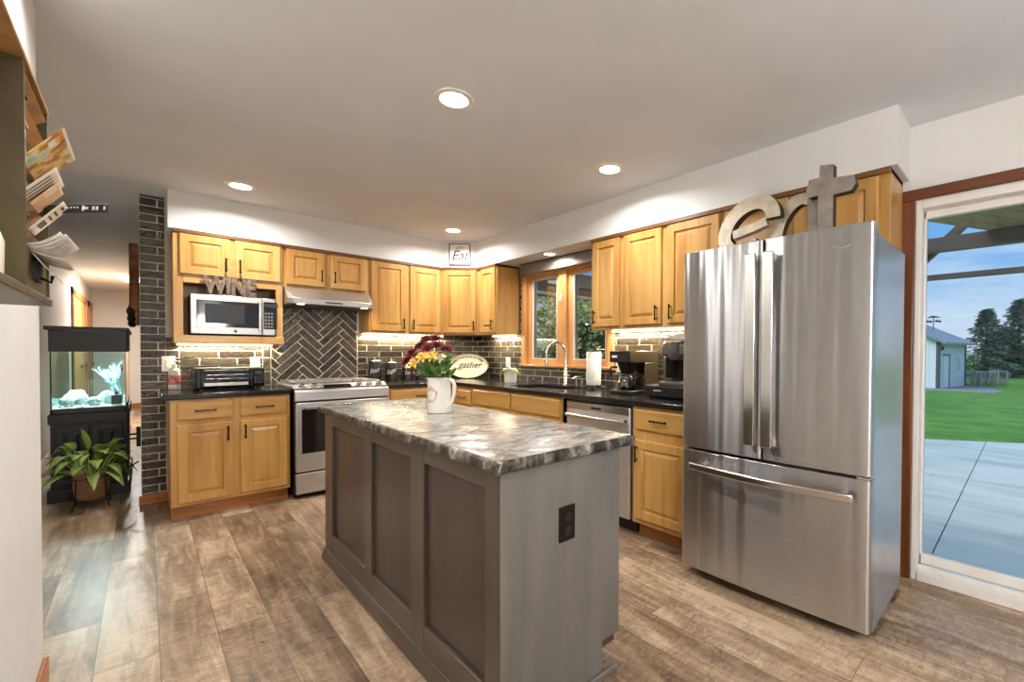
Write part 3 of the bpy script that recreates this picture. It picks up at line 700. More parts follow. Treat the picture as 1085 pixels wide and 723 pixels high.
for nm, ya, yb, z0, z1 in (('door', FY0, -3.984, .706, 1.756), ('door', -3.989, FY1, .706, 1.756), ('freezer_drawer', FY0, FY1, .055, .692)):
    d = door_slab(ya, yb, z0, z1).build(nm, M['steel_y'], T, .003, smooth=50)
    h = MB()
    if nm == 'door':
        yh = -3.944 if ya > -3.6 else -4.026; x = front_x(yh)
        h.box(x-.056, x-.042, yh-.026, yh+.026, .775, 1.684); h.box(x-.042, x+.002, yh-.012, yh+.012, .775, .812); h.box(x-.042, x+.002, yh-.012, yh+.012, 1.65, 1.684)
        h.build('handle', M['handle_steel'], d, .004)
        if ya < -3.6:
            q = MB(); q.tube([(front_x(-4.318)-.001, -4.285-.009*k, 1.672-.010*math.sin(PI*k/7)) for k in range(8)], [.0015, .003, .0035, .004, .004, .0035, .003, .0015], 6); q.build('badge', M['handle_steel'], d)
    else:
        n = 18; A = []; B = []
        for i in range(n+1):
            y = -3.615-(4.378-3.615)*i/n; bow = .022*(1-((y+3.996)/.382)**2)
            x = front_x(y)-.040-bow; A.append((x-.010, y)); B.append((x+.008, y))
        h.prism([(x, y, .598) for x, y in A+B[::-1]], (0, 0, .036))
        for y in (-3.66, -4.333): h.box(front_x(y)-.05, front_x(y)+.002, y-.014, y+.014, .605, .628)
        h.build('handle', M['handle_steel_y'], d, .006)
MB().box(-.77, -.70, FY0-.02, FY0-.10, 1.722, 1.738).build('hinge_cover', M['fridge_side'], T, .005); MB().box(-.77, -.70, FY1+.02, FY1+.10, 1.722, 1.738).build('hinge_cover', M['fridge_side'], T, .005)
MB().box(-.85, -.78, FY1+.004, FY1+.05, .694, .704).build('hinge', M['chrome'], T, .002)

# ---- range
RX0, RX1 = -2.083, -1.334
T = thing('gas_range', 'stainless steel slide-in gas range under the hood', 'range', (-1.708, -.36, 0))
MB().box(RX0, RX1, -.690, -.012, .03, .905).build('body', M['black'], T, .003)
for x in (RX0+.06, RX1-.06):
    for y in (-.62, -.08): MB().cyl((x, y, 0), (x, y, .031), .018, n=10).build('foot', M['black'], T)
b = MB(); b.prism([(RX0, -.012, .905), (RX0, -.012, .918), (RX0, -.585, .922), (RX0, -.600, .935), (RX0, -.722, .882), (RX0, -.726, .805), (RX0, -.60, .80)], (RX1-RX0, 0, 0))
b.build('control_panel', M['steel_x'], T, .004)
MB().box(RX0+.02, RX1-.02, -.575, -.03, .916, .9235).build('cooktop', M['steel_x'], T, .003)
sl = Vector((0, -.122, -.053)).normalized(); up = Vector((0, -.053*-1, 0)); nrm = Vector((0, -.053, .122)).normalized()
nrm = Vector((0, -.398, .917)).normalized()
for x in (-2.02, -1.93, -1.575, -1.49, -1.405):
    c = Vector((x, -.662, .9085)); k = MB(); k.cyl(c, c+nrm*.010, .030, .028, 20); k.cyl(c+nrm*.010, c+nrm*.034, .022, .019, 20); k.box(x-.003, x+.003, -.70, -.68, .925, .93)
    k.build('knob', M['handle_steel'], T, .002)
b = MB(); c = Vector((-1.76, -.662, .9085))
b.prism([(-1.86, -.695, .8955), (-1.64, -.695, .8955), (-1.64, -.632, .9228), (-1.86, -.632, .9228)], nrm*.003); b.build('display', M['dark_glass'], T)
for i in range(3):
    xa = RX0+.025+i*.2335; xb = xa+.228; m = MB(); z0, z1 = .9237, .950
    for x in (xa, xb-.012): m.box(x, x+.012, -.57, -.04, z0+.008, z1)
    for y in (-.57, -.41, -.31, -.20, -.052): m.box(xa, xb, y, y+.012, z0+.008, z1)
    m.box((xa+xb)/2-.006, (xa+xb)/2+.006, -.57, -.04, z0+.010, z1)
    for x in (xa, xb-.012):
        for y in (-.57, -.052): m.box(x, x+.012, y, y+.012, z0, z0+.01)
    m.build('grate', M['grate_light'], T, .002)
for x in (RX0+.14, RX1-.14):
    for y in (-.44, -.17): MB().lathe((x, y, .9236), [(.045, 0), (.045, .008), (.03, .012), (.03, .016)], 18).build('burner', M['black'], T)
d = MB().box(RX0+.004, RX1-.004, -.735, -.692, .225, .790).build('oven_door', M['steel_x'], T, .005)
MB().box(RX0+.045, RX1-.045, -.738, -.733, .375, .735).build('window', M['dark_glass'], d, .002)
h = MB(); h.tube([(RX0+.05, -.785, .757), (RX1-.05, -.785, .757)], .013, 12)
for x in (RX0+.07, RX1-.07): h.box(x-.012, x+.012, -.785, -.734, .748, .766)
h.build('handle', M['handle_steel_y'], d, .003)
d = MB().box(RX0+.004, RX1-.004, -.732, -.692, .045, .212).build('storage_drawer', M['steel_x'], T, .005)
MB().box(RX0+.13, RX1-.13, -.736, -.731, .125, .185).build('grip', M['handle_steel_y'], d, .008)
# ---- range hood
T = thing('range_hood', 'stainless under-cabinet range hood above the gas range', 'range hood', (-1.72, -.25, 1.60))
hx0, hx1 = -2.078, -1.372
v = [(hx0, -.012, 1.773), (hx1, -.012, 1.773), (hx1, -.322, 1.773), (hx0, -.322, 1.773), (hx0-.004, -.012, 1.625), (hx1+.004, -.012, 1.625), (hx1+.004, -.47, 1.625), (hx1-.03, -.505, 1.625), (hx0+.03, -.505, 1.625), (hx0-.004, -.47, 1.625)]
v2 = [(hx0+.01, -.40, 1.725), (hx1-.01, -.40, 1.725)]
m = MB(); zt = 1.668
P0 = [(hx0, -.012), (hx1, -.012), (hx1, -.322), (hx0, -.322)]
ringT = [(hx0, -.012, 1.773), (hx1, -.012, 1.773), (hx1, -.322, 1.773), (hx1-.03, -.335, 1.773), (hx0+.03, -.335, 1.773), (hx0, -.322, 1.773)]
ringM = [(hx0, -.012, zt), (hx1, -.012, zt), (hx1, -.455, zt), (hx1-.04, -.50, zt), (hx0+.04, -.50, zt), (hx0, -.455, zt)]
ringB = [(x, y, 1.622) for x, y, z in ringM]
vs_ = ringT+ringM+ringB; fs = [tuple(range(5, -1, -1)), tuple(range(12, 18))]
for k in (0, 6):
    for i in range(6): fs.append((k+i, k+(i+1) % 6, k+6+(i+1) % 6, k+6+i))
m.add(vs_, fs); m.build('shell', M['steel_x'], T, .003, smooth=20)
MB().box(hx0+.05, hx1-.05, -.42, -.05, 1.616, 1.623).build('filter', M['grate'], T, .002)
m = MB(); m.box(-1.80, -1.66, -.503, -.497, 1.638, 1.650); m.build('switch_panel', M['black'], T)
for x in (-1.98, -1.46):
    MB().cyl((x, -.455, 1.6225), (x, -.455, 1.619), .028, n=18).build('lamp_lens', M['hoodlamp'], T)
    area('hood_lamp', (x, -.455, 1.612), .05, .05, .9, (1, .86, .64), shape='DISK')
# ---- dishwasher
T = thing('dishwasher', 'stainless dishwasher between the sink base and the right base cabinet', 'dishwasher', (-.34, -2.735, 0))
y0, y1 = -2.425, -3.035
MB().box(-.615, -.02, y1-.012, y0+.065, .10, .862).build('tub', M['black'], T)
MB().box(-.58, -.03, y1, y0, 0, .10).build('toe_kick', M['black'], T)
d = MB().box(-.668, -.616, y1, y0, .105, .845).build('door', M['steel_dw'], T, .005)
MB().box(-.672, -.664, y1+.004, y0-.004, .795, .845).build('control_strip', M['handle_steel_y'], d, .003)
MB().box(-.6735, -.668, -2.78, -2.68, .808, .824).build('pocket', M['black_gloss'], d, .003)
h = MB(); h.tube([(-.700, y0-.03, .752), (-.715, (y0+y1)/2, .752), (-.700, y1+.03, .752)], .016, 12)
for y in (y0-.05, y1+.05): h.box(-.70, -.667, y-.015, y+.015, .742, .762)
h.build('handle', M['handle_steel_y'], d, .003)
MB().cyl((-.668, y1+.035, .755), (-.671, y1+.035, .755), .012, n=14).build('badge', M['black'], d)
# ---- kitchen island
IX0, IX1, IY0, IY1 = -2.196, -1.640, -3.778, -1.985
T = thing('kitchen_island', 'grey-brown stained kitchen island cabinet with panelled side', 'kitchen island', (-1.9, -2.9, 0))
MB().box(IX0+.022, IX1-.022, IY0+.014, IY1-.014, .105, .853).build('carcass', M['island_panel'], T)
b = MB(); b.box(IX0+.022, IX1-.09, IY0+.014, IY1-.03, 0, .105); b.build('toe_kick', M['island'], T)
for a, c in ((IY1, -2.118), (-2.632, -2.722), (-3.152, -3.268), (-3.692, IY0+.003)): MB().box(IX0, IX0+.022, a, c, .06, .853).build('stile', M['island'], T, .003)
MB().box(IX0+.001, IX0+.022, IY1, IY0+.004, .79, .8525).build('rail', M['island_y'], T, .003); MB().box(IX0+.001, IX0+.022, IY1, IY0+.004, .06, .165).build('rail', M['island_y'], T, .003)
for a, c in ((-2.118, -2.632), (-2.722, -3.152), (-3.268, -3.692)):
    MB().box(IX0+.016, IX0+.0225, a+.001, c-.001, .164, .791).build('inset_panel', M['island_panel'], T)
m = MB(); m.prism([(IX0-.020, IY1+.005, 0), (IX0-.020, IY1+.005, .022), (IX0-.002, IY1+.005, .062), (IX0+.02, IY1+.005, .062), (IX0+.02, IY1+.005, 0)], (0, IY0-IY1-.012, 0))
m.build('base_moulding', M['island_y'], T, .003)
MB().box(IX0+.001, IX0+.078, IY0, IY0+.0145, .0, .853).build('corner_post', M['island_end_lit'], T, .003)
MB().prism([(IX0+.078, IY0+.003, .0), (IX1-.10, IY0+.003, .0), (IX1-.10, IY0+.003, .137), (IX1-.006, IY0+.003, .137), (IX1-.006, IY0+.003, .853), (IX0+.078, IY0+.003, .853)], (0, .012, 0)).build('end_panel', M['island_end_lit'], T, .002)
MB().box(IX0+.0, IX1-.03, IY0-.012, IY0+.004, 0, .028).build('base_moulding', M['island_end_lit'], T, .006)
b = MB(); b.box(IX1-.022, IX1, IY0+.016, IY1, .137, .853); b.build('face_frame', M['island'], T, .003)
for i in range(3):
    a = IY0+.06+i*.578
    MB().add(*(lambda q: (q.v, q.f))(raised_panel((IX1, a+.005, .17), .54, .48, 'left', .055))).build('door', M['island'], T, smooth=25)
    MB().add(*(lambda q: (q.v, q.f))(raised_panel((IX1, a+.005, .67), .54, .15, 'left', .03, flat=True))).build('drawer', M['island_y'], T, smooth=25)
MB().box(IX0+.2, IX0+.3, IY1-.015, IY1, 0, .01).build('levelling_block', M['island'], T)
pl = thing('power_outlet', 'dark bronze power outlet on the end panel of the island', 'power outlet', (-1.925, IY0+.003, .63))
MB().box(-1.961, -1.889, IY0-.004, IY0+.0035, .572, .692).build('plate', M['bronze'], pl, .003)
for z in (.655, .609):
    s = MB().cyl((-1.925, IY0-.0035, z), (-1.925, IY0-.007, z), .0165, n=20).build('socket', M['black'], pl)
    q = MB(); q.box(-1.932, -1.930, IY0-.0078, IY0-.0068, z-.002, z+.007); q.box(-1.921, -1.919, IY0-.0078, IY0-.0068, z-.002, z+.007); q.cyl((-1.925, IY0-.0068, z-.008), (-1.925, IY0-.0078, z-.008), .0022, n=8); q.build('slot', M['grate'], s)
# chiselled granite top
tx0, tx1, ty0, ty1 = -2.2257, -1.5879, -3.8068, -1.9454
def rough_ring(z, seed, amp, inset):
    rg = random.Random(seed); pts = []
    def side(p, q, nx, ny, n):
        for i in range(n):
            t = i/n; j = rg.uniform(-amp, amp)-inset
            pts.append((p[0]+(q[0]-p[0])*t+nx*j, p[1]+(q[1]-p[1])*t+ny*j, z+rg.uniform(-.0015, .0015)*(amp > .001)))
    side((tx0, ty0), (tx1, ty0), 0, -1, 44); side((tx1, ty0), (tx1, ty1), 1, 0, 120); side((tx1, ty1), (tx0, ty1), 0, 1, 44); side((tx0, ty1), (tx0, ty0), -1, 0, 120)
    return pts
rings = [rough_ring(.854, 1, .0005, .012), rough_ring(.859, 2, .0035, .004), rough_ring(.868, 3, .005, .002), rough_ring(.878, 4, .005, .002), rough_ring(.888, 5, .004, .003), rough_ring(.8945, 6, .002, .008), rough_ring(.8954, 7, .0005, .013)]
m = MB(); n = len(rings[0])
for r_ in rings: m.v += r_
for k in range(len(rings)-1):
    for i in range(n): m.f.append((k*n+i, k*n+(i+1) % n, (k+1)*n+(i+1) % n, (k+1)*n+i))
m.f.append(tuple(range(n-1, -1, -1))); m.f.append(tuple((len(rings)-1)*n+i for i in range(n)))
o = m.build('island_countertop', [M['island_top'], M['island_edge']], smooth=50); tag(o, 'grey-white veined granite top with chiselled edge on the island', 'countertop')
for p in o.data.polygons: p.material_index = 0 if abs(p.normal.z) > .8 and p.center.z > -.1 and len(p.vertices) > 4 else 1

# ================================================================== COUNTER-TOP THINGS
def fit_text(s, wall, s0, s1, z0, z1, depth, t, shear=0, bold=0):
    a, u, n = frame_dir(wall)
    mb = text_mesh(s, 1, (0, 0, 0), (1, 0, 0), (0, 1, 0), 1.0, shear=shear, bold=bold)
    xs_ = [p[0] for p in mb.v]; ys_ = [p[1] for p in mb.v]; x0, x1, y0, y1 = min(xs_), max(xs_), min(ys_), max(ys_)
    base = on_wall(wall, 0, 0, 0); sgn = 1
    out = []
    for p in mb.v:
        q = on_wall(wall, s0+(p[0]-x0)/(x1-x0)*(s1-s0), z0+(p[1]-y0)/(y1-y0)*(z1-z0), depth+p[2]*t)
        out.append(tuple(q))
    mb.v = out; return mb
# microwave
T = thing('microwave', 'stainless countertop microwave inside the open cabinet niche', 'microwave', (-2.42, -.2, 1.334))
mx0, mx1, mz0, mz1, my = -2.694, -2.150, 1.346, 1.655, -.345
MB().box(mx0, mx1, my, -.045, mz0, mz1).build('case', M['black'], T, .004)
for x in (mx0+.05, mx1-.05):
    for y in (-.31, -.09): MB().cyl((x, y, 1.3337), (x, y, mz0+.001), .014, n=10).build('foot', M['black'], T)
d = MB().box(mx0, -2.243, my-.022, my-.001, mz0, mz1).build('door', M['steel_x'], T, .004)
MB().box(mx0+.035, -2.262, my-.0245, my-.021, mz0+.055, mz1-.045).build('window', M['dark_glass'], d, .002)
MB().box(mx0+.085, -2.36, my-.026, my-.0235, mz0+.085, mz1-.07).build('mesh_screen', M['black'], d, .001)
h = MB(); h.box(-2.268, -2.252, my-.046, my-.036, mz0+.03, mz1-.03); h.box(-2.266, -2.254, my-.038, my-.021, mz0+.035, mz0+.05); h.box(-2.266, -2.254, my-.038, my-.021, mz1-.05, mz1-.035); h.build('handle', M['handle_steel'], d, .003)
MB().cyl((-2.42, my-.022, mz0+.026), (-2.42, my-.025, mz0+.026), .011, n=16).build('badge', M['grate'], d)
c = MB().box(-2.240, mx1, my-.022, my-.001, mz0, mz1).build('control_panel', M['steel_x'], T, .004)
MB().box(-2.232, mx1+.012, my-.0245, my-.021, mz0+.05, mz1-.03).build('keypad', M['dark_glass'], c, .001)
MB().box(-2.225, mx1+.02, my-.026, my-.024, mz1-.075, mz1-.045).build('display', M['grate'], c)
kk = MB()
for i in range(3):
    for j in range(5): kk.box(-2.224+i*.021, -2.209+i*.021, my-.0256, my-.024, mz0+.062+j*.028, mz0+.078+j*.028)
kk.build('key', M['valance'], c)
# WINE sign standing on the microwave
m = fit_text('WINE', 'back', -2.620, -2.280, 1.6565, 1.808, .352, .016, bold=.055)
o = m.build('wine_sign', [M['sign_metal'], M['rust']], smooth=0, loc=(-2.45, -.352, 1.6565)); set_sides(o, 'y'); tag(o, 'metal cut-out WINE sign standing on the microwave', 'sign')
# toaster oven
T = thing('toaster_oven', 'wide black toaster oven on the left countertop', 'toaster oven', (-2.45, -.23, ZC))
a, b_, y, z0, z1 = -2.672, -2.232, -.405, .918, 1.078
MB().box(a, b_, y, -.075, z0, z1).build('case', M['black'], T, .012)
for x in (a+.04, b_-.04):
    for yy in (y+.03, -.10): MB().cyl((x, yy, ZC), (x, yy, z0+.004), .013, n=10).build('foot', M['black'], T)
d = MB().box(a+.03, -2.325, y-.016, y+.001, z0+.012, z1-.010).build('door', M['black_gloss'], T, .004)
MB().box(a+.045, -2.335, y-.0185, y-.015, z0+.05, z1-.035).build('window', M['dark_glass'], d, .001)
MB().box(a+.05, -2.345, y-.021, y-.015, z0+.020, z0+.046).build('trim', M['handle_steel_y'], d, .002)
h = MB(); h.tube([(a+.05, y-.045, z1-.022), (-2.345, y-.045, z1-.022)], .008, 10); h.box(a+.055, a+.07, y-.045, y-.014, z1-.027, z1-.017); h.box(-2.365, -2.35, y-.045, y-.014, z1-.027, z1-.017); h.build('handle', M['grate'], d)
w = MB()
for i in range(2): w.tube([(a+.06, y-.0195, z0+.075+i*.03), (-2.35, y-.0195, z0+.075+i*.03)], .0025, 6)
w.build('rack', M['handle_steel_y'], d)
c = MB().box(-2.318, b_-.006, y-.012, y+.001, z0+.012, z1-.012).build('control_panel', M['black_gloss'], T, .003)
MB().box(-2.300, b_-.022, y-.014, y-.011, z1-.055, z1-.028).build('display', M['grate'], c)
k = MB()
for i in range(3):
    for j in range(3): k.box(-2.302+i*.021, -2.288+i*.021, y-.0145, y-.0115, z0+.03+j*.02, z0+.043+j*.02)
k.build('key', M['grate'], c)
s = MB()
for zz in (z0+.045, z0+.09): s.box(a-.022, a+.002, y+.01, y+.03, zz, zz+.04)
s.build('side_bracket', M['black'], T, .004)
# lotion bottle
M['milky'] = plain('milky_plastic', (226, 224, 214), .3, var=.03)
T = thing('soap_bottle', 'clear-white pump bottle of soap left of the toaster oven', 'bottle', (-2.778, -.09, ZC))
MB().lathe((-2.778, -.09, ZC), [(.034, 0), (.038, .004), (.038, .13), (.034, .155), (.016, .17), (.014, .18)], 24).build('bottle', M['milky'], T)
m = MB(); m.cyl((-2.778, -.09, ZC+.178), (-2.778, -.09, ZC+.20), .016, n=16); m.cyl((-2.778, -.09, ZC+.20), (-2.778, -.09, ZC+.228), .005, n=8); m.tube([(-2.778, -.09, ZC+.226), (-2.750, -.115, ZC+.226), (-2.744, -.12, ZC+.216)], .006, 8); m.build('pump', M['white_plastic'], T)
MB().lathe((-2.778, -.09, ZC+.04), [(.0386, 0), (.0386, .075)], 24).build('label', plain('bottle_label', (206, 120, 110), .5, var=.3, nscale=30), T)
# wall plates
def plate(label, wall, s0, s1, z0, z1, kind):
    T = thing('light_switch' if kind == 'switch' else 'power_outlet', label, 'switch' if kind == 'switch' else 'power outlet', on_wall(wall, (s0+s1)/2, (z0+z1)/2, .008))
    p, q = on_wall(wall, s0, z0, .0062), on_wall(wall, s1, z1, .014); MB().box(p.x, q.x, p.y, q.y, z0, z1).build('plate', M['white_plastic'], T, .002)
    for k in range(max(1, round((s1-s0)/.06))):
        nn = max(1, round((s1-s0)/.06)); c = s0+(s1-s0)*(k+.5)/nn; p, q = on_wall(wall, c-.016, z0+.03, .013), on_wall(wall, c+.016, z1-.03, .017)
        MB().box(p.x, q.x, p.y, q.y, z0+.028, z1-.028).build('rocker' if kind == 'switch' else 'receptacle', M['vinyl'], T, .002)
plate('white switch plate on the tile left of the toaster oven', 'back', -2.85, -2.768, 1.046, 1.168, 'switch')
plate('white power outlet on the tile above the right end of the toaster oven', 'back', -2.275, -2.203, 1.04, 1.155, 'outlet')
plate('white double power outlet on the tile behind the coffee maker', 'right', 2.345, 2.465, 1.042, 1.166, 'outlet')
plate('small white power outlet on the tile above the white plant pot', 'right', .70, .785, 1.04, 1.153, 'outlet')
# canisters
def canister(label, word, x, y, r, h, cat='canister'):
    T = thing('canister', label, cat, (x, y, ZC), 'black lettered canisters')
    MB().lathe((x, y, ZC), [(r-.004, 0), (r, .004), (r, h-.006), (r-.003, h)], 32).build('body', M['black'], T)
    MB().lathe((x, y, ZC+h), [(r+.001, 0), (r+.002, .008), (r-.006, .014), (.012, .018), (.008, .024), (.014, .032), (.010, .040), (.001, .042)], 28).build('lid', M['chrome'], T)
    mb = text_mesh(word, .060, (0, 0, 0), (1, 0, 0), (0, 1, 0), .002, shear=.25)
    out = []; ca = math.atan2(-4.6, -2.0)
    for p in mb.v:
        s_ = p[0]*.78; zz = p[1]*1.1 + p[0]*.25
        an = ca + s_/r; rr = r+.0006+p[2]*.5
        out.append((x+rr*math.cos(an), y+rr*math.sin(an), ZC+h*.46+zz))
    mb.v = out; mb.build('lettering', M['white_plastic'], T, smooth=0)
canister('tallest black canister lettered Flour nearest the range', 'Flour', -1.245, -.13, .058, .205)
canister('black canister lettered Sugar second from the range', 'Sugar', -1.075, -.13, .060, .185)
canister('short black canister lettered Tea third from the range', 'Tea', -.905, -.13, .056, .135)
canister('short black canister lettered Coffee nearest the bouquet', 'Coffee', -.755, -.13, .054, .133)
# oval tray
T = thing('oval_tray', 'cream oval tray lettered gather leaning in the counter corner', 'tray', (-.235, -.266, ZC))
a = Vector((q, -q, 0)) if False else Vector((math.sqrt(.5), -math.sqrt(.5), 0)); u = Vector((.17, .17, .97)).normalized(); nn = a.cross(u)*-1
if nn.x > 0: nn = -nn
c0 = Vector((-.250, -.280, ZC+.1445)); aw, ah = .238, .146
M['cream'] = plain('cream_enamel', (232, 222, 196), .35, var=.05, nscale=20)
m = MB(); n = 48; rg = [(1, 0), (1.0, .02), (.985, .024), (.93, .008), (.90, .004), (0.02, .004)]
for k, d in rg: m.v += [tuple(c0+a*aw*k*math.cos(2*PI*i/n)+u*ah*k*math.sin(2*PI*i/n)+nn*d) for i in range(n)]
for k in range(len(rg)-1): m.f += [(k*n+i, k*n+(i+1) % n, (k+1)*n+(i+1) % n, (k+1)*n+i) for i in range(n)]
m.f.append(tuple(range(n))); m.f.append(tuple(5*n+i for i in range(n))); m.build('dish', M['cream'], T)
m = MB(); m.tube([c0+a*aw*math.cos(2*PI*i/n)+u*ah*math.sin(2*PI*i/n)+nn*.022 for i in range(n+1)], .0028, 6); m.build('rim', M['rust'], T)
mb = text_mesh('gather', .105, c0+nn*.006-u*.02+a*.02, a, u, .002, shear=.35); mb.build('lettering', M['black'], T, smooth=0)
m = MB()
for i in range(13):
    th = PI*(.18+.64*i/12); p = c0+a*aw*.80*math.cos(th)+u*ah*.74*math.sin(th)+nn*.006
    d1 = (a*math.cos(th+.9)+u*math.sin(th+.9)).normalized(); d2 = nn.cross(d1)
    m.prism([p-d1*.02, p+d2*.007, p+d1*.02, p-d2*.007], nn*.001)
m.build('leaf_border', M['bronze'], T, smooth=0)
# leaf helper
def leaf(mb, base, d, L, Wd, droop=.5, fold=.18, n=7, up=Vector((0, 0, 1)), twist=0.0):
    base = Vector(base); d = Vector(d).normalized(); side = d.cross(up)
    side = side.normalized() if side.length > .05 else Vector((1, 0, 0))
    side = Matrix.Rotation(twist, 3, d) @ side; nrm_ = side.cross(d)
    o = len(mb.v)
    for i in range(n+1):
        t = i/n; p = base+d*L*t-up*droop*L*t*t; wd = Wd*math.sin(PI*min(1, .06+t*.94))**.8*(1-.25*t)
        mb.v += [tuple(p-side*wd/2+nrm_*fold*wd), tuple(p), tuple(p+side*wd/2+nrm_*fold*wd)]
    for i in range(n):
        k = o+3*i; mb.f += [(k, k+1, k+4, k+3), (k+1, k+2, k+5, k+4)]
def leaf_mat(name, c1, c2, c3, rough=.42):
    m, t, b = new_mat(name)
    geo = N(t, 'ShaderNodeNewGeometry'); n = N(t, 'ShaderNodeTexNoise', i_Scale=24.0, i_Detail=4.0); t.links.new(coords(t), n.inputs['Vector'])
    ad = N(t, 'ShaderNodeMath', operation='MULTIPLY_ADD'); ad.inputs[1].default_value = .5; t.links.new(geo.outputs['Random Per Island'], ad.inputs[0])
    ml = N(t, 'ShaderNodeMath', operation='MULTIPLY'); ml.inputs[1].default_value = .5; t.links.new(n.outputs['Fac'], ml.inputs[0]); t.links.new(ml.outputs[0], ad.inputs[2])
    r = ramp(t, [(.2, c1), (.5, c2), (.8, c3)]); t.links.new(ad.outputs[0], r.inputs[0]); t.links.new(r.outputs[0], b.inputs['Base Color'])
    b.inputs['Roughness'].default_value = rough
    return m
M['leaf'] = leaf_mat('variegated_leaf', (72, 100, 36), (128, 150, 66), (192, 200, 118))
M['leaf_dark'] = leaf_mat('bouquet_leaf', (50, 92, 36), (96, 138, 56), (150, 178, 92))
M['stem'] = plain('green_stem', (84, 118, 54), .5, var=.1)
M['soil'] = plain('soil', (52, 40, 30), .95, var=.3, nscale=60)
# small plant in square white pot
T = thing('potted_plant', 'small leafy plant in a square white pot left of the sink', 'plant', (-.30, -1.19, ZC))
px_, py_ = -.30, -1.19; m = MB()
lv = [(.040, 0), (.043, .003), (.052, .142), (.052, .146), (.047, .146), (.045, .12)]
for r_, z in lv: m.v += [(px_+sx*r_, py_+sy*r_, ZC+z) for sx, sy in ((-1, -1), (1, -1), (1, 1), (-1, 1))]
for k in range(5): m.f += [(4*k+i, 4*k+(i+1) % 4, 4*k+4+(i+1) % 4, 4*k+4+i) for i in range(4)]
m.f += [(3, 2, 1, 0)]; m.build('pot', M['white'], T, .004)
MB().box(px_-.044, px_+.044, py_-.044, py_+.044, ZC+.11, ZC+.125).build('soil', M['soil'], T)
m = MB(); rg = random.Random(3)
for i in range(13):
    an = i*2.4+rg.uniform(-.3, .3); el = rg.uniform(.3, 1.1)
    leaf(m, (px_+.015*math.cos(an), py_+.015*math.sin(an), ZC+.12), (math.cos(an), math.sin(an), el), rg.uniform(.11, .17), .034, rg.uniform(.35, .9), .25)
m.build('leaves', M['leaf'], T, solid=.0012)
# faucet
fx, fy = -.105, -1.800
T = thing('faucet', 'brushed nickel gooseneck faucet behind the sink', 'faucet', (fx, fy, ZC))
MB().lathe((fx, fy, ZC), [(.028, 0), (.028, .006), (.022, .014), (.018, .02), (.018, .14), (.014, .15), (.0135, .25)], 20).build('base', M['chrome'], T)
dd = Vector((-.92, .39, 0)).normalized(); pts = []
for i in range(15):
    th = PI*i/14; pts.append(Vector((fx, fy, ZC+.295))+dd*(.095-.095*math.cos(th))+Vector((0, 0, .112*math.sin(th))))
pts = [Vector((fx, fy, ZC+.20))]+pts+[Vector((fx, fy, ZC+.25))+dd*.19]
s = MB().tube(pts, .0125, 12).build('spout', M['chrome'], T)
e = Vector((fx, fy, ZC+.252))+dd*.19; MB().lathe(e-Vector((0, 0, .075)), [(.012, 0), (.017, .003), (.018, .05), (.014, .075)], 16).build('spray_head', M['chrome'], T)
m = MB(); m.cyl((fx, fy, ZC+.09), (fx+.012, fy-.05, ZC+.09), .013, .012, 14); m.tube([(fx+.012, fy-.045, ZC+.09), (fx+.012, fy-.055, ZC+.12), (fx+.008, fy-.052, ZC+.175)], [.009, .007, .006], 10); m.build('lever', M['chrome'], T)
sx_, sy_ = -.10, -2.02
T = thing('soap_dispenser', 'small nickel soap pump between the faucet and the paper towels', 'soap dispenser', (sx_, sy_, ZC))
MB().lathe((sx_, sy_, ZC), [(.02, 0), (.02, .006), (.012, .012), (.011, .05), (.015, .055), (.015, .066), (.004, .07)], 16).build('collar', M['chrome'], T)
MB().tube([(sx_, sy_, ZC+.066), (sx_-.01, sy_+.005, ZC+.088), (sx_-.05, sy_+.03, ZC+.09), (sx_-.075, sy_+.045, ZC+.075)], .007, 10).build('spout', M['chrome'], T)
# paper towels
tx, ty = -.175, -2.235
T = thing('paper_towel_holder', 'black wrought iron holder under the paper towel roll', 'paper towel holder', (tx, ty, ZC))
m = MB()
for i in range(4):
    an = PI/4+i*PI/2; p = Vector((tx, ty, ZC)); o_ = Vector((math.cos(an), math.sin(an), 0)); pp = []
    for k in range(13):
        t = k/12; pp.append(p+o_*(.01+.085*t)+Vector((0, 0, .020+.012*math.sin(t*PI*1.0)-.014*t)))
    for k in range(8):
        t = k/7*PI*1.4; pp.append(p+o_*(.095+.010*math.sin(t))+Vector((0, 0, .0165-.010*math.cos(t)+.0)))
    m.tube(pp, .0042, 8)
m.build('scroll_feet', M['grate'], T)
m = MB(); m.cyl((tx, ty, ZC+.016), (tx, ty, ZC+.345), .006, n=10); m.lathe((tx, ty, ZC+.345), [(.004, 0), (.012, .006), (.013, .014), (.004, .024)], 12); m.cyl((tx, ty, ZC+.022), (tx, ty, ZC+.0295), .05, n=24); m.build('post', M['iron'], T)
m = MB(); m.lathe((tx, ty, ZC+.030), [(.020, 0), (.062, 0), (.064, .003), (.064, .283), (.062, .286), (.020, .286)], 40)
o = m.build('paper_towel_roll', M['paper'], loc=(tx, ty, ZC+.03)); tag(o, 'white roll of paper towels standing by the window corner', 'paper towels')
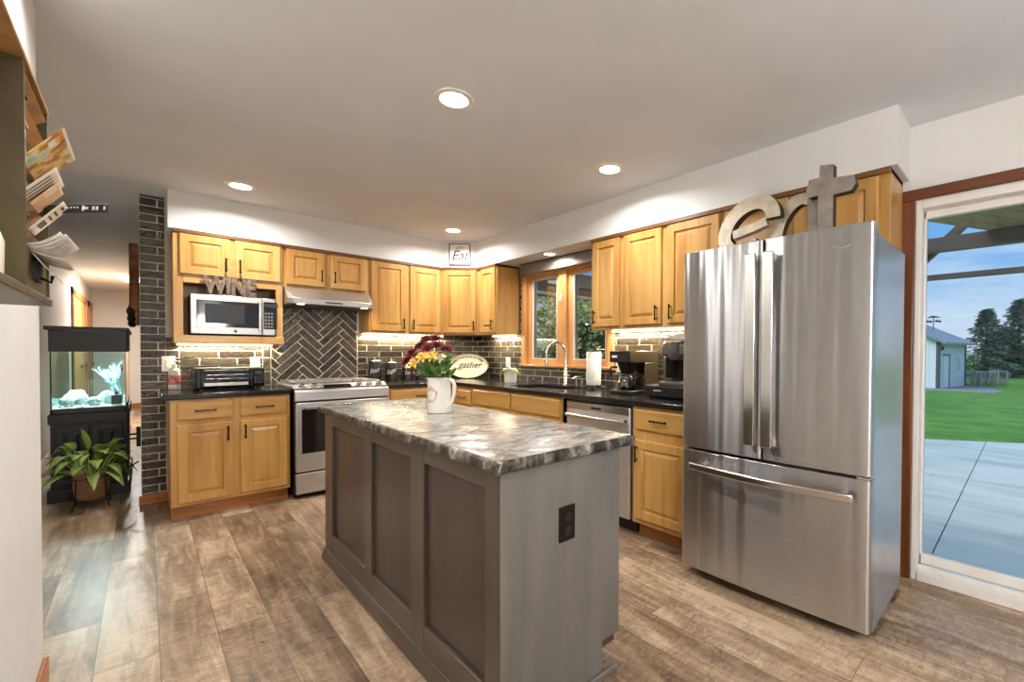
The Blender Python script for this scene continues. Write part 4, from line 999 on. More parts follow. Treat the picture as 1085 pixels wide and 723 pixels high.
# drip coffee maker
T = thing('coffee_maker', 'black and bronze drip coffee maker with glass carafe beside the window', 'coffee maker', (-.25, -2.735, ZC))
M['bronze_steel'] = plain('bronze_steel', (128, 112, 92), .3, .85, var=.05, nscale=5)
y0, y1 = -2.640, -2.835; xf, xb = -.425, -.075
MB().box(xf, xb, y1, y0, ZC+.001, ZC+.028).build('base', M['black'], T, .006)
MB().cyl((-.335, -2.737, ZC+.027), (-.335, -2.737, ZC+.036), .075, n=28).build('warmer', M['black_gloss'], T)
MB().box(-.235, xb, y1, y0, ZC+.028, ZC+.235).build('column', M['bronze_steel'], T, .004)
m = MB()
for k in range(8): m.box(-.2385, -.234, y1+.010, y0-.010, ZC+.06+k*.019, ZC+.071+k*.019)
m.build('vent_slats', M['black_gloss'], T)
MB().box(xf+.01, xb, y1, y0, ZC+.235, ZC+.325).build('reservoir', M['bronze_steel'], T, .006)
m = MB(); m.box(xf-.002, xf+.011, y1+.0, y0, ZC+.238, ZC+.322); fpl = m.build('front_panel', M['black'], T, .004)
MB().box(xf-.005, xf-.001, -2.665, -2.715, ZC+.272, ZC+.288).build('switch', M['white_plastic'], fpl, .001)
MB().lathe((-.335, -2.737, ZC+.152), [(.045, 0), (.052, .01), (.078, .083)], 26).build('brew_basket', M['black'], T)
MB().tube([(-.41, -2.70, ZC+.20), (-.455, -2.68, ZC+.20), (-.462, -2.677, ZC+.17), (-.455, -2.68, ZC+.14)], [.010, .011, .011, .008], 10).build('basket_handle', M['black'], T)
T = thing('coffee_carafe', 'glass carafe with black handle on the drip coffee maker', 'carafe', (-.335, -2.737, ZC+.036))
MB().lathe((-.335, -2.737, ZC+.0365), [(.055, 0), (.068, .01), (.070, .045), (.060, .080), (.050, .098), (.052, .104), (.049, .104), (.047, .098), (.057, .08), (.066, .045), (.064, .012), (.050, .004)], 28).build('bowl', M['carafe'], T)
MB().lathe((-.335, -2.737, ZC+.1405), [(.052, 0), (.05, .008), (.0, .010)], 24).build('lid', M['black'], T)
MB().lathe((-.335, -2.737, ZC+.117), [(.0545, 0), (.0545, .012)], 24).build('band', M['chrome'], T)
h = [Vector((-.335, -2.737, ZC))+Vector((-.62, -.78, 0))*r_+Vector((0, 0, z)) for r_, z in ((.052, .135), (.085, .138), (.098, .12), (.098, .075), (.088, .055), (.07, .06))]
MB().tube(h, [.009, .011, .011, .011, .009, .007], 10).build('handle', M['black'], T)
# pod drawer and single-serve brewer
T = thing('coffee_pod_box', 'low black coffee pod box with a drawer under the single-serve brewer', 'pod box', (-.30, -3.17, ZC))
y0, y1, xf, xb = -2.995, -3.345, -.465, -.12
MB().box(xf+.012, xb, y1, y0, ZC+.008, ZC+.088).build('case', M['black'], T, .004)
for x in (xf+.04, xb-.03):
    for y in (y0-.03, y1+.03): MB().cyl((x, y, ZC), (x, y, ZC+.0085), .012, n=10).build('foot', M['black'], T)
d = MB().box(xf, xf+.013, y1+.006, y0-.006, ZC+.014, ZC+.082).build('drawer', M['black'], T, .003)
MB().tube([(xf, -3.085, ZC+.05), (xf-.012, -3.09, ZC+.052), (xf-.016, -3.115, ZC+.054), (xf-.012, -3.14, ZC+.052), (xf, -3.145, ZC+.05)], .006, 10).build('handle', M['handle_steel_y'], d)
T = thing('pod_coffee_brewer', 'dark single-serve pod brewer standing on the pod drawer beside the refrigerator', 'coffee maker', (-.29, -3.2, ZC+.088))
M['dark_grey'] = plain('graphite_plastic', (88, 81, 73), .3, var=.06)
z0 = ZC+.0885; yb0, yb1 = -3.095, -3.315
MB().box(-.44, -.15, yb1, yb0, z0, z0+.028).build('drip_base', M['dark_grey'], T, .008)
MB().box(-.42, -.30, yb1+.03, yb0-.03, z0+.027, z0+.034).build('drip_grid', M['grate'], T, .002)
MB().box(-.285, -.15, yb1, yb0, z0+.028, z0+.30).build('column', M['black'], T, .012)
m = MB(); m.box(-.42, -.15, yb1+.01, yb0-.01, z0+.195, z0+.29); m.build('head', M['dark_grey'], T, .02)
MB().lathe((-.385, -3.205, z0+.175), [(.04, 0), (.05, .02), (.056, .06), (.056, .115)], 26).build('brew_cup', M['dark_grey'], T)
m = MB(); m.prism([(-.43, yb1+.012, z0+.305), (-.43, yb0-.012, z0+.305), (-.20, yb0-.012, z0+.345), (-.20, yb1+.012, z0+.345)], (0.004, 0, .016)); m.box(-.23, -.19, yb1+.05, yb0-.05, z0+.285, z0+.35); m.build('lid', M['valance'], T, .004)
MB().box(-.40, -.28, -3.11, -3.13, z0+.05, z0+.19).build('support_post', M['dark_grey'], T, .006)

# ---- pitcher of flowers on the island
vc = Vector((-1.843, -2.701, .8956)); rt = Vector((.7127, -.7014, 0)); fw = Vector((.7014, .7127, 0))
T = thing('pitcher', 'white ceramic pitcher holding flowers on the island', 'pitcher', tuple(vc))
MB().lathe(vc, [(.060, 0), (.063, .003), (.0635, .02), (.060, .10), (.0585, .16), (.060, .180), (.0595, .184), (.056, .182), (.054, .16), (.055, .03), (.05, .012)], 40).build('body', M['white'], T)
hp = [vc+rt*a_-fw*b2+Vector((0, 0, z)) for a_, b2, z in ((.052, .02, .172), (.078, .026, .168), (.088, .028, .145), (.086, .028, .10), (.076, .026, .06), (.055, .024, .035))]
MB().tube(hp, [.008, .0095, .0095, .009, .008, .008], 12).build('handle', M['white'], T)
M['motif'] = plain('faded_motif', (206, 160, 132), .4, var=.1, nscale=30)
mo = MB()
for i in range(26):
    th = 2*PI*i/26; rr = .036+.004*math.sin(5*th); sx = -.028+rr*math.cos(th)*.75; zz = .098+rr*math.sin(th)
    for k in range(2):
        s2 = sx+(.007*math.cos(th*3+k)); z2 = zz+.006*math.sin(th*2+k*2)
        if abs(s2) < .058:
            an = math.asin(max(-1, min(1, s2/.0615)))
            p = vc+rt*math.sin(an)*.0618-fw*math.cos(an)*.0618+Vector((0, 0, z2)); nn2 = (rt*math.sin(an)-fw*math.cos(an)); t1 = nn2.cross(Vector((0, 0, 1)))
            mo.prism([p+t1*.004*math.cos(j*1.2566)+Vector((0, 0, .0035*math.sin(j*1.2566))) for j in range(5)], nn2*.0008)
mo.build('wreath_motif', M['motif'], T, smooth=0)
M['burgundy'] = leaf_mat('burgundy_petal', (70, 12, 18), (112, 22, 28), (150, 44, 44), .55)
M['yellow'] = leaf_mat('yellow_petal', (206, 152, 36), (232, 190, 70), (244, 218, 120), .5)
M['pale'] = leaf_mat('pale_yellow_petal', (228, 218, 150), (240, 234, 190), (246, 244, 216), .5)
def fpos(u_, v_, dep): return vc + rt*((u_-465.5)/201.0) - fw*dep + Vector((0, 0, (437.5-v_)/201.0))
def stem(parent, p, sd):
    rg2 = random.Random(sd); b0 = vc+Vector((rg2.uniform(-.03, .03), rg2.uniform(-.03, .03), .05)); md_ = vc+(p-vc)*.35; md_.z = vc.z+.19; md_ = vc+Vector(((md_.x-vc.x)*.45, (md_.y-vc.y)*.45, .19))
    pts = [b0*(1-t)**2+md_*2*t*(1-t)+p*t*t for t in [i/8 for i in range(9)]]
    # keep the stem inside the mouth of the pitcher
    MB().tube(pts, .0028, 6).build('stem', M['stem'], parent)
def mum(label, u_, v_, dep, r_=.031, sd=0):
    p = fpos(u_, v_, dep); T = thing('chrysanthemum', label, 'flower', tuple(p), 'burgundy flowers in the pitcher'); rg2 = random.Random(sd); m = MB()
    ax = (p-(vc+Vector((0, 0, .15)))).normalized(); ax = (ax+Vector((-.25, -.35, .1))).normalized(); o1 = ax.orthogonal().normalized(); o2 = ax.cross(o1)
    for ring, (el, n_, L) in enumerate(((.15, 15, 1), (.5, 13, .95), (.9, 10, .8), (1.25, 7, .6))):
        for i in range(n_):
            an = 2*PI*(i+.5*ring)/n_+rg2.uniform(-.12, .12); d = (o1*math.cos(an)+o2*math.sin(an))*math.cos(el)+ax*math.sin(el)
            leaf(m, p-ax*.004, d, r_*L*rg2.uniform(.85, 1.1), r_*.36, .12, -.25, 4, ax)
    m.build('bloom', M['burgundy'], T, solid=.0008); stem(T, p-ax*.004, sd)
for i, (lab, u_, v_, dep) in enumerate([
        ('burgundy flower farthest left in the pitcher bouquet', 432, 383, .02), ('burgundy flower hanging lowest on the left of the bouquet', 438, 391, .0),
        ('burgundy flower second from the left edge of the bouquet', 438, 374, .03), ('burgundy flower on the upper left shoulder of the bouquet', 446, 367, .01),
        ('burgundy flower just above the leftmost yellow lily', 446, 378, .05), ('topmost burgundy flower of the bouquet left of centre', 453, 360, .02),
        ('topmost burgundy flower of the bouquet right of centre', 461, 359, .0), ('burgundy flower in the middle of the bouquet above the yellow lilies', 456, 369, .05),
        ('burgundy flower right of the middle above the pale flowers', 465, 366, .04), ('burgundy flower farthest right in the pitcher bouquet', 473, 370, .0)]):
    mum(lab, u_, v_, dep, .042, 20+i)
def lily(label, u_, v_, dep, mat, name='lily', r_=.042, sd=0, grp=None):
    p = fpos(u_, v_, dep); T = thing(name, label, 'flower', tuple(p), grp); rg2 = random.Random(sd); m = MB()
    ax = (p-(vc+Vector((0, 0, .14)))).normalized(); ax = (ax*.6-fw*.7+Vector((0, 0, .2))).normalized(); o1 = ax.orthogonal().normalized(); o2 = ax.cross(o1)
    for ring, (el, n_, L) in enumerate(((.35, 6, 1), (.85, 6, .85))):
        for i in range(n_):
            an = 2*PI*(i+.5*ring)/n_+rg2.uniform(-.1, .1); d = (o1*math.cos(an)+o2*math.sin(an))*math.cos(el)+ax*math.sin(el)
            leaf(m, p-ax*.012, d, r_*L, r_*.52, .25, .2, 6, ax)
    m.build('bloom', mat, T, solid=.0008)
    c = MB()
    for i in range(5):
        an = i*1.2566; c.cyl(p-ax*.008, p+ax*.018+(o1*math.cos(an)+o2*math.sin(an))*.008, .0012, .002, 6)
    c.build('stamens', M['motif'], T); stem(T, p-ax*.012, sd)
lily('yellow lily lowest on the left of the bouquet', 444, 384, .08, M['yellow'], sd=40, grp='yellow lilies in the pitcher')
lily('yellow lily at the middle of the bouquet', 453, 378, .09, M['yellow'], sd=41, grp='yellow lilies in the pitcher')
lily('yellow lily right of the middle of the bouquet', 462, 377, .08, M['yellow'], sd=42, grp='yellow lilies in the pitcher')
lily('pale cream flower on the right of the bouquet', 470, 379, .05, M['pale'], 'pale_lily', .036, 43)
lily('small white flower low on the right of the bouquet', 473, 392, .05, M['pale'], 'white_blossom', .022, 44)
for i in range(12):
    rg2 = random.Random(60+i); an = rg2.uniform(0, 2*PI); u_ = [449, 455, 460, 466, 472, 478, 482, 470, 463, 476, 452, 480][i]; v_ = [391, 389, 388, 386, 387, 389, 396, 395, 393, 382, 396, 383][i]
    p = fpos(u_, v_, rg2.uniform(.0, .08)); T = thing('leafy_sprig', 'green leafy sprig among the flowers in the white pitcher', 'foliage', tuple(p), 'green sprigs in the pitcher')
    m = MB(); d = (p-(vc+Vector((0, 0, .12)))).normalized()
    for k in range(6):
        o_ = Vector((rg2.uniform(-1, 1), rg2.uniform(-1, 1), rg2.uniform(-.4, .8))); leaf(m, p-d*.012*k, d+o_*.8, rg2.uniform(.055, .09), .026, .3, .2, 5)
    m.build('leaves', M['leaf_dark'], T, solid=.0006); stem(T, p, 60+i)

# ---- EAT sign on the angled soffit
T = thing('eat_sign', 'square white framed sign lettered Eat on the angled soffit', 'sign', (-.46, -.46, 2.17))
a = Vector((math.sqrt(.5), -math.sqrt(.5), 0)); nn = Vector((-math.sqrt(.5), -math.sqrt(.5), 0)); u = Vector((0, 0, 1)); c0 = Vector((-.4545, -.4545, 2.288))+nn*.001
def pan(mb, s0, s1, z0, z1, d0, d1): return mb.prism([c0+a*s0+u*z0+nn*d0, c0+a*s1+u*z0+nn*d0, c0+a*s1+u*z1+nn*d0, c0+a*s0+u*z1+nn*d0], nn*(d1-d0))
pan(MB(), -.108, .108, -.112, .112, 0, .012).build('board', M['white_plastic'], T)
m = MB()
for s0, s1, z0, z1 in ((-.116, .116, .108, .118), (-.116, .116, -.118, -.108), (-.116, -.106, -.118, .118), (.106, .116, -.118, .118)): pan(m, s0, s1, z0, z1, 0, .020)
m.build('frame', M['valance'], T, .002)
m = text_mesh('LET\'S', .036, c0+nn*.013+u*.055, a, u, .002); b2 = text_mesh('Eat', .15, c0+nn*.013-u*.062, a, u, .002, shear=.3); m.add(b2.v, b2.f); m.build('lettering', M['grate'], T, smooth=0)

# ---- metal letters on the refrigerator
def ribbon(pts, wd):
    """flat 2-D ribbon polygon around a centre line"""
    L = []; Rr = []; n = len(pts); ws = wd if isinstance(wd, list) else [wd]*n
    for i in range(n):
        p = Vector(pts[i]); t = (Vector(pts[min(i+1, n-1)])-Vector(pts[max(i-1, 0)])).normalized(); nr = Vector((-t.y, t.x))
        L.append(p+nr*ws[i]/2); Rr.append(p-nr*ws[i]/2)
    return L, Rr
def letter(name, label, parts, x0, d, mat, yc):
    m = MB()
    for kind, dat in parts:
        if kind == 'r':
            L, Rr = ribbon(*dat); n = len(L)
            F = lambda p, k: (x0 if k == 0 else x0+d, p.x, p.y)
            vs_ = [F(p, 0) for p in L]+[F(p, 0) for p in Rr]+[F(p, 1) for p in L]+[F(p, 1) for p in Rr]; fs = []
            for i in range(n-1): fs += [(i, i+1, n+i+1, n+i), (2*n+i, 3*n+i, 3*n+i+1, 2*n+i+1), (i, 2*n+i, 2*n+i+1, i+1), (n+i, n+i+1, 3*n+i+1, 3*n+i)]
            fs += [(0, n, 3*n, 2*n), (n-1, 3*n-1, 4*n-1, 2*n-1)]
            m.add(vs_, fs)
        else: m.prism([(x0, y, z) for y, z in dat], (d, 0, 0))
    o = m.build(name, [mat, M['rust']], smooth=0, loc=(x0, yc, 1.7225)); set_sides(o, 'x'); tag(o, label, 'letter', 'metal letters on the refrigerator'); return o
zb = 1.7225
# y runs negative to the right
e_pts = []
for i in range(34):
    th = math.radians(12+300*i/33); X = .128*math.cos(th); Z = .125*math.sin(th); e_pts.append((-3.81-(X+.30*Z), 1.889+Z))
bar = [(-3.81+.085, 1.862), (-3.81-.02, 1.882), (-3.81-.098, 1.903)]
letter('letter_e', 'cream galvanised metal letter e on the left of the refrigerator top', [('r', (e_pts, [.074]*34))], -.64, .055, M['galv'], -3.81)
br_ = bpy.data.objects['letter_e']; mb = MB(); L_, R_ = ribbon(bar, .044); mb.prism([(-.638, p.x, p.y) for p in L_+R_[::-1]], (.05, 0, 0)); o = mb.build('crossbar', M['galv'], br_, smooth=0)
a_pts = []
for i in range(22):
    th = math.radians(60+190*i/21); X = .088*math.cos(th); Z = .135*math.sin(th); a_pts.append((-4.03-(X+.22*Z), 1.86+Z))
letter('letter_a', 'galvanised metal letter a in the middle of the refrigerator top', [('r', (a_pts, [.05+.012*math.sin(i/21*PI) for i in range(22)]))], -.578, .05, M['galv'], -4.05)
MB().box(-.582, -.53, -4.088, -4.138, zb, 2.04).build('stem', M['galv_grey'], bpy.data.objects['letter_a'], .002)
letter('letter_t', 'tall grey metal letter t on the right of the refrigerator top', [('p', [(-4.160, zb), (-4.226, zb), (-4.226, 1.955), (-4.30, 1.957), (-4.318, 1.985), (-4.312, 2.025), (-4.226, 2.035), (-4.226, 2.098), (-4.168, 2.108), (-4.165, 2.050), (-4.12, 2.052), (-4.105, 1.99), (-4.12, 1.965), (-4.160, 1.968)])], -.655, .05, M['galv_grey'], -4.2)
# ================================================================== LEFT SIDE: AQUARIUM, PLANT, HALL
ax0, ax1, ay0, ay1 = -3.482, -3.058, .53, 1.73
T = thing('aquarium_stand', 'black wooden cabinet stand under the aquarium', 'stand', ((ax0+ax1)/2, 1.13, 0))
MB().box(ax0, ax1, ay0, ay1, .10, .655).build('body', M['black_wood'], T, .003)
MB().box(ax0-.018, ax1+.018, ay0-.018, ay1+.018, 0, .10).build('plinth', M['black_wood'], T, .006)
MB().box(ax0-.012, ax1+.012, ay0-.012, ay1+.012, .62, .700).build('top_trim', M['black_wood'], T, .005)
for a, b in ((ax0+.02, -3.272), (-3.266, ax1-.02)):
    d = MB().add(*(lambda q_: (q_.v, q_.f))(raised_panel((a, ay0, .13), b-a, .47, 'back', .045, .016))).build('door', M['black_wood'], T, smooth=25)
T = thing('aquarium', 'glass fish tank with black hood on the black stand', 'aquarium', ((ax0+ax1)/2, 1.13, .70))
f = MB(); f.box(ax0, ax1, ay0, ay0+.018, .7005, .735); f.box(ax0, ax1, ay1-.018, ay1, .7005, .735); f.box(ax0, ax0+.018, ay0, ay1, .7005, .735); f.box(ax1-.018, ax1, ay0, ay1, .7005, .735); f.box(ax0, ax1, ay0, ay1, .7005, .708)
f.build('bottom_frame', M['hood_black'], T, .003)
for nm, bx in (('glass_pane', (ax0+.002, ax1-.002, ay0+.002, ay0+.010)), ('glass_pane', (ax0+.002, ax1-.002, ay1-.010, ay1-.002)), ('glass_pane', (ax0+.002, ax0+.010, ay0+.010, ay1-.010)), ('glass_pane', (ax1-.010, ax1-.002, ay0+.010, ay1-.010))):
    MB().box(*bx, .708, 1.225).build(nm, M['clear'], T)
MB().box(ax0+.0105, ax1-.0105, ay0+.0105, ay1-.0105, .765, 1.185).build('water', M['water'], T)
m = MB()
m.box(ax0-.004, ax1+.004, ay0-.004, ay0+.010, 1.20, 1.372); m.box(ax0-.004, ax1+.004, ay1-.010, ay1+.004, 1.20, 1.372); m.box(ax0-.004, ax0+.010, ay0, ay1, 1.20, 1.372); m.box(ax1-.010, ax1+.004, ay0, ay1, 1.20, 1.372)
m.build('hood', M['hood_black'], T, .003)
MB().box(ax0-.026, ax1+.018, ay0-.026, ay1+.02, 1.3725, 1.404).build('lid', M['hood_black'], T, .005)
MB().box(ax0+.06, ax1-.06, ay0+.15, ay1-.15, 1.30, 1.33).build('lamp_tube', emit('tank_tube', (214, 240, 255), 5), T, .008)
area('tank_lamp', (-3.27, 1.0, 1.29), .25, .9, 40, (.84, .95, 1))
MB().box(-3.092, -3.075, ay0-.001, ay0+.0015, 1.02, 1.085).build('thermometer', M['paper'], T)
MB().box(-3.088, -3.080, ay0-.0018, ay0-.0008, 1.035, 1.07).build('thermometer_scale', M['burgundy'], T)
m = MB(); rg = random.Random(5)
m.box(ax0+.012, ax1-.012, ay0+.012, ay1-.012, .709, .745)
for i in range(420):
    x, y = rg.uniform(ax0+.022, ax1-.022), rg.uniform(ay0+.022, ay1-.2); m.blob((x, y, .748+.012*math.sin(x*20)), .009, .009, .007, i, .2, 5, 3)
M['gravel'] = leaf_mat('tank_gravel', (140, 146, 140), (196, 200, 190), (236, 236, 226), .7)
o = m.build('aquarium_gravel', M['gravel'], loc=(-3.27, 1.13, .71), smooth=40); tag(o, 'pale gravel bed on the bottom of the fish tank', 'gravel'); o['kind'] = 'stuff'
M['tankrock'] = plain('pale_tank_rock', (206, 208, 198), .8, var=.3, nscale=30)
for i, (x, y, rx, rz, lab) in enumerate(((-3.40, .66, .045, .045, 'pale rock at the left front of the fish tank'), (-3.33, .70, .055, .055, 'largest pale rock near the middle of the fish tank'), (-3.25, .65, .042, .035, 'pale rock at the middle front of the fish tank'),
        (-3.18, .78, .05, .06, 'pale rock at the foot of the white tank branches'), (-3.37, .85, .06, .065, 'pale rock farther back in the left of the fish tank'))):
    o = MB().blob((x, y, .753+rz*.8), rx, rx*.8, rz, 70+i, .25, 10, 7).build('tank_rock', M['tankrock'], loc=(x, y, .755), smooth=60); tag(o, lab, 'rock', 'rocks in the fish tank')
m = MB(); rg = random.Random(9)
def twig(p, d, L, r_, dep):
    e = p+d*L; m.tube([p, p+d*L*.5+Vector((rg.uniform(-.01, .01), rg.uniform(-.01, .01), 0)), e], [r_, r_*.85, r_*.6], 6)
    if dep > 0:
        for k in range(3): twig(p+d*L*rg.uniform(.45, 1), (d+Vector((rg.uniform(-.8, .8), rg.uniform(-.8, .8), rg.uniform(0, .5)))).normalized(), L*rg.uniform(.5, .75), r_*.6, dep-1)
for k in range(4): twig(Vector((-3.15+.02*k, .80+.05*k, .76)), Vector((rg.uniform(-.25, .1), 0, 1)).normalized(), .17, .008, 3)
m.v = [(min(max(x, ax0+.02), ax1-.02), min(max(y, ay0+.03), ay1-.03), min(z, 1.20)) for x, y, z in m.v]
M['coral'] = plain('bluish_white_branch', (196, 216, 216), .6, var=.1)
o = m.build('tank_branch', M['coral'], loc=(-3.13, .86, .76)); tag(o, 'bluish-white branching decoration standing in the right of the fish tank', 'tank decoration')
T = thing('tank_filter', 'dark box filter at the lower right front of the fish tank', 'filter', (-3.115, .60, .748)); MB().box(-3.15, -3.085, .565, .63, .752, .835).build('case', plain('filter_brown', (58, 44, 38), .5), T, .008); MB().cyl((-3.12, .60, .834), (-3.12, .60, .86), .012, n=12).build('outlet', M['black'], T)

# potted plant in basket on wire stand
bx, by = -3.245, .20
T = thing('plant_stand', 'thin black wire stand holding the wicker basket', 'plant stand', (bx, by, 0)); st = T
MB().tube([(bx+.106*math.cos(2*PI*i/24), by+.106*math.sin(2*PI*i/24), .235) for i in range(25)], .004, 6).build('ring', M['iron'], T)
for k in range(4):
    an = PI/4+k*PI/2; MB().tube([(bx+.106*math.cos(an), by+.106*math.sin(an), .235), (bx+.112*math.cos(an), by+.112*math.sin(an), .10), (bx+.14*math.cos(an), by+.14*math.sin(an), .003)], .004, 6).build('leg', M['iron'], T)
def basket_mat():
    m, t, b = new_mat('woven_basket'); w = N(t, 'ShaderNodeTexWave', wave_type='BANDS', bands_direction='Z', i_Scale=22.0, i_Distortion=2.5, i_Detail=3.0); w.inputs['Detail Scale'].default_value = 6
    t.links.new(coords(t), w.inputs['Vector']); r = ramp(t, [(.2, (92, 60, 38)), (.6, (150, 108, 76)), (.9, (184, 142, 106))]); t.links.new(w.outputs['Fac'], r.inputs[0]); t.links.new(r.outputs[0], b.inputs['Base Color'])
    b.inputs['Roughness'].default_value = .75; bump(t, b, w.outputs['Fac'], .8, .01); return m
T = thing('potted_plant', 'broad-leaved green plant in a round wicker basket before the aquarium', 'plant', (bx, by, .06))
MB().lathe((bx, by, .06), [(.045, 0), (.075, .012), (.094, .06), (.100, .12), (.099, .165), (.094, .215), (.090, .215), (.092, .165), (.08, .10)], 32).build('basket', basket_mat(), T)
MB().cyl((bx, by, .235), (bx, by, .25), .088, n=24).build('soil', M['soil'], T)
rg = random.Random(12)
for i in range(40):
    an = i*2.39996+rg.uniform(-.2, .2); el = .35+2.6*((i % 6)/6)*rg.uniform(.75, 1.1); L = rg.uniform(.17, .24); d = Vector((math.cos(an), math.sin(an), el)); m = MB()
    b0 = Vector((bx+.05*math.cos(an), by+.05*math.sin(an), .25)); e0 = b0+d.normalized()*(.07+.055*el)
    m.tube([b0, (b0+e0)/2+Vector((0, 0, .008)), e0], [.0035, .003, .0025], 5); leaf(m, e0, d, L, L*.44, rg.uniform(.5, 1.05), .14, 8)
    m.v = [(x if x < -3.04 else -3.04+(x+3.04)*.35, y if y < .42 else .42+(y-.42)*.3, z) for x, y, z in m.v]
    lf = m.build('leaf', M['leaf'], T, solid=.0012, smooth=60)

m = MB(); b0 = Vector((bx-.01, by, .25)); e0 = b0+Vector((-.01, .01, .19)); m.tube([b0, (b0+e0)/2, e0], [.004, .0035, .003], 5); leaf(m, e0, (-.15, -.1, 1), .20, .095, .12, .12, 8); m.build('leaf', M['leaf'], T, solid=.0012, smooth=60)
# live-edge wood slab hung on the end of the back wall
m = MB(); rg = random.Random(21); n = 26; L1 = []; 
for i in range(n+1):
    t = i/n; z = 1.45+.735*t; hw = .17+.02*math.sin(t*7)+rg.uniform(-.012, .012); L1.append((z, hw))
poly = [(-3.042, 1.0-h_, z) for z, h_ in L1]+[(-3.042, 1.0+h_*.95, z) for z, h_ in L1[::-1]]
M['slab'] = wood('live_edge_slab', (84, 40, 18), (146, 84, 44), (190, 130, 80), 'z', .3, 10)
m.prism(poly, (.066, 0, 0)); T = thing('wood_slab', 'live-edge brown wood slab hung on the hallway side by the tiled wall end', 'wall decoration', (-3.01, 1.0, 1.45)); m.build('slab', M['slab'], T, .012)
m = MB()
for i in range(16):
    m.blob((rg.uniform(-3.04, -2.99), 1.0-.17+rg.uniform(-.015, .02), 1.44+rg.uniform(0, .16)), .022, .016, .05, i, .35, 6, 5)
m.build('bark', plain('dark_bark', (34, 24, 26), .7, var=.4, nscale=30), T)
# black bracket
T = thing('wall_bracket', 'black metal swing bracket fixed to the tiled wall end beside the aquarium', 'bracket', (-2.985, .15, .52))
MB().box(-2.998, -2.972, .13, .17, .44, .60).build('plate', M['iron'], T, .004)
m = MB(); m.box(-3.05, -2.995, .14, .155, .50, .515); m.box(-3.05, -2.995, .14, .155, .535, .55); m.build('arm', M['iron'], T, .002)
MB().cyl((-3.046, .147, .27), (-3.046, .147, .80), .0075, n=10).build('rod', M['iron'], T)
MB().tube([(-3.046, .147, .28), (-2.985, .147, .32)], .006, 8).build('brace', M['iron'], T)

# ================================================================== MAIL RACK ON THE NEAR LEFT WALL
rx0, rx1, ry0, ry1, rz0, rz1 = XW+.001, -3.100, -3.606, -3.332, 1.312, 1.738
T = thing('mail_rack', 'olive metal wall rack with slanted board pockets full of mail', 'mail rack', (XW+.06, -3.47, 1.31))
MB().box(rx0, rx1, ry0, ry0+.008, 1.33, rz1).build('side_panel', M['olive_metal'], T, .0015)
MB().box(rx0, rx1, ry1-.008, ry1, 1.33, rz1).build('side_panel', M['olive_metal'], T, .0015)
MB().box(rx0, rx0+.006, ry0, ry1, 1.33, rz1).build('back_panel', M['olive_metal'], T)
MB().box(rx0, rx1+.002, -4.10, ry1, rz1, rz1+.008).build('top_board', M['kraft'], T, .001)
MB().box(rx0, rx1+.004, -4.10, ry1-.002, rz0, rz0+.016).build('bottom_shelf', M['olive_metal'], T, .002)
for i in range(6):
    z = 1.405+i*.057; m = MB(); m.prism([(rx1, ry0+.008, z-.002), (rx1, ry0+.008, z+.050), (rx1-.004, ry0+.008, z+.050), (rx1-.06, ry0+.008, z-.030), (rx1-.058, ry0+.008, z-.032)][:], (0, ry1-ry0-.016, 0)) if False else None
    m = MB(); m.prism([(rx1-.001, ry0+.009, z+.030), (rx1-.004, ry0+.009, z+.032), (rx1-.062, ry0+.009, z-.014), (rx1-.058, ry0+.009, z-.016)], (0, ry1-ry0-.018, 0))
    p = m.build('pocket', M['kraft'], T)
    MB().box(rx1-.012, rx1-.009, ry0+.07, ry0+.115, z+.014, z+.022).build('stamp', M['bronze'], p)
MB().box(rx1-.012, rx1-.004, ry0+.008, ry1-.008, 1.328, 1.400).build('bin_front', M['olive_metal'], T, .001)
m = MB(); m.box(rx1-.004, rx1+.002, ry0+.10, ry0+.16, 1.352, 1.39); m.tube([(rx1+.002, ry0+.13, 1.36), (rx1+.016, ry0+.13, 1.352), (rx1+.018, ry0+.13, 1.366)], .003, 6); m.build('hook', M['iron'], T)
o = MB().lathe((-3.153, -3.722, rz0+.0165), [(.040, 0), (.044, .004), (.045, .06), (.041, .075), (.037, .08), (.036, .16), (.03, .17), (.012, .175)], 24).build('white_jar', M['white'], loc=(-3.153, -3.722, rz0+.0165)); tag(o, 'white jar standing at the left edge on the shelf of the mail rack', 'jar')
def card(name, label, cat, A, B, far, mat, curve=0.0, parts=(), n=10, th=.0012):
    """sheet from the pocket edge A to the outer edge B, widening along y towards far"""
    A, B, far = Vector(A), Vector(B), Vector(far); wv = far-B; nr = (B-A).cross(wv).normalized(); m = MB()
    def P(s_, t_): return A+(B-A)*s_+wv*t_+nr*curve*(s_*s_)
    for i in range(n+1):
        for j in range(5): m.v.append(tuple(P(i/n, j/4)))
    for i in range(n):
        for j in range(4): m.f.append((5*i+j, 5*i+j+1, 5*i+j+6, 5*i+j+5))
    T_ = thing(name, label, cat, tuple(A)); m.build('sheet', mat, T_, solid=th)
    for nm, mt, rects in parts:
        q_ = MB()
        for s0, s1, t0, t1 in rects:
            for sg in (-1, 1):
                k = len(q_.v); ns = 4
                for i in range(ns+1):
                    s_ = s0+(s1-s0)*i/ns; q_.v += [tuple(P(s_, t0)+nr*sg*(th/2+.0004)), tuple(P(s_, t1)+nr*sg*(th/2+.0004))]
                for i in range(ns): q_.f.append((k+2*i, k+2*i+1, k+2*i+3, k+2*i+2))
        q_.build(nm, mt, T_, smooth=0)
    return T_
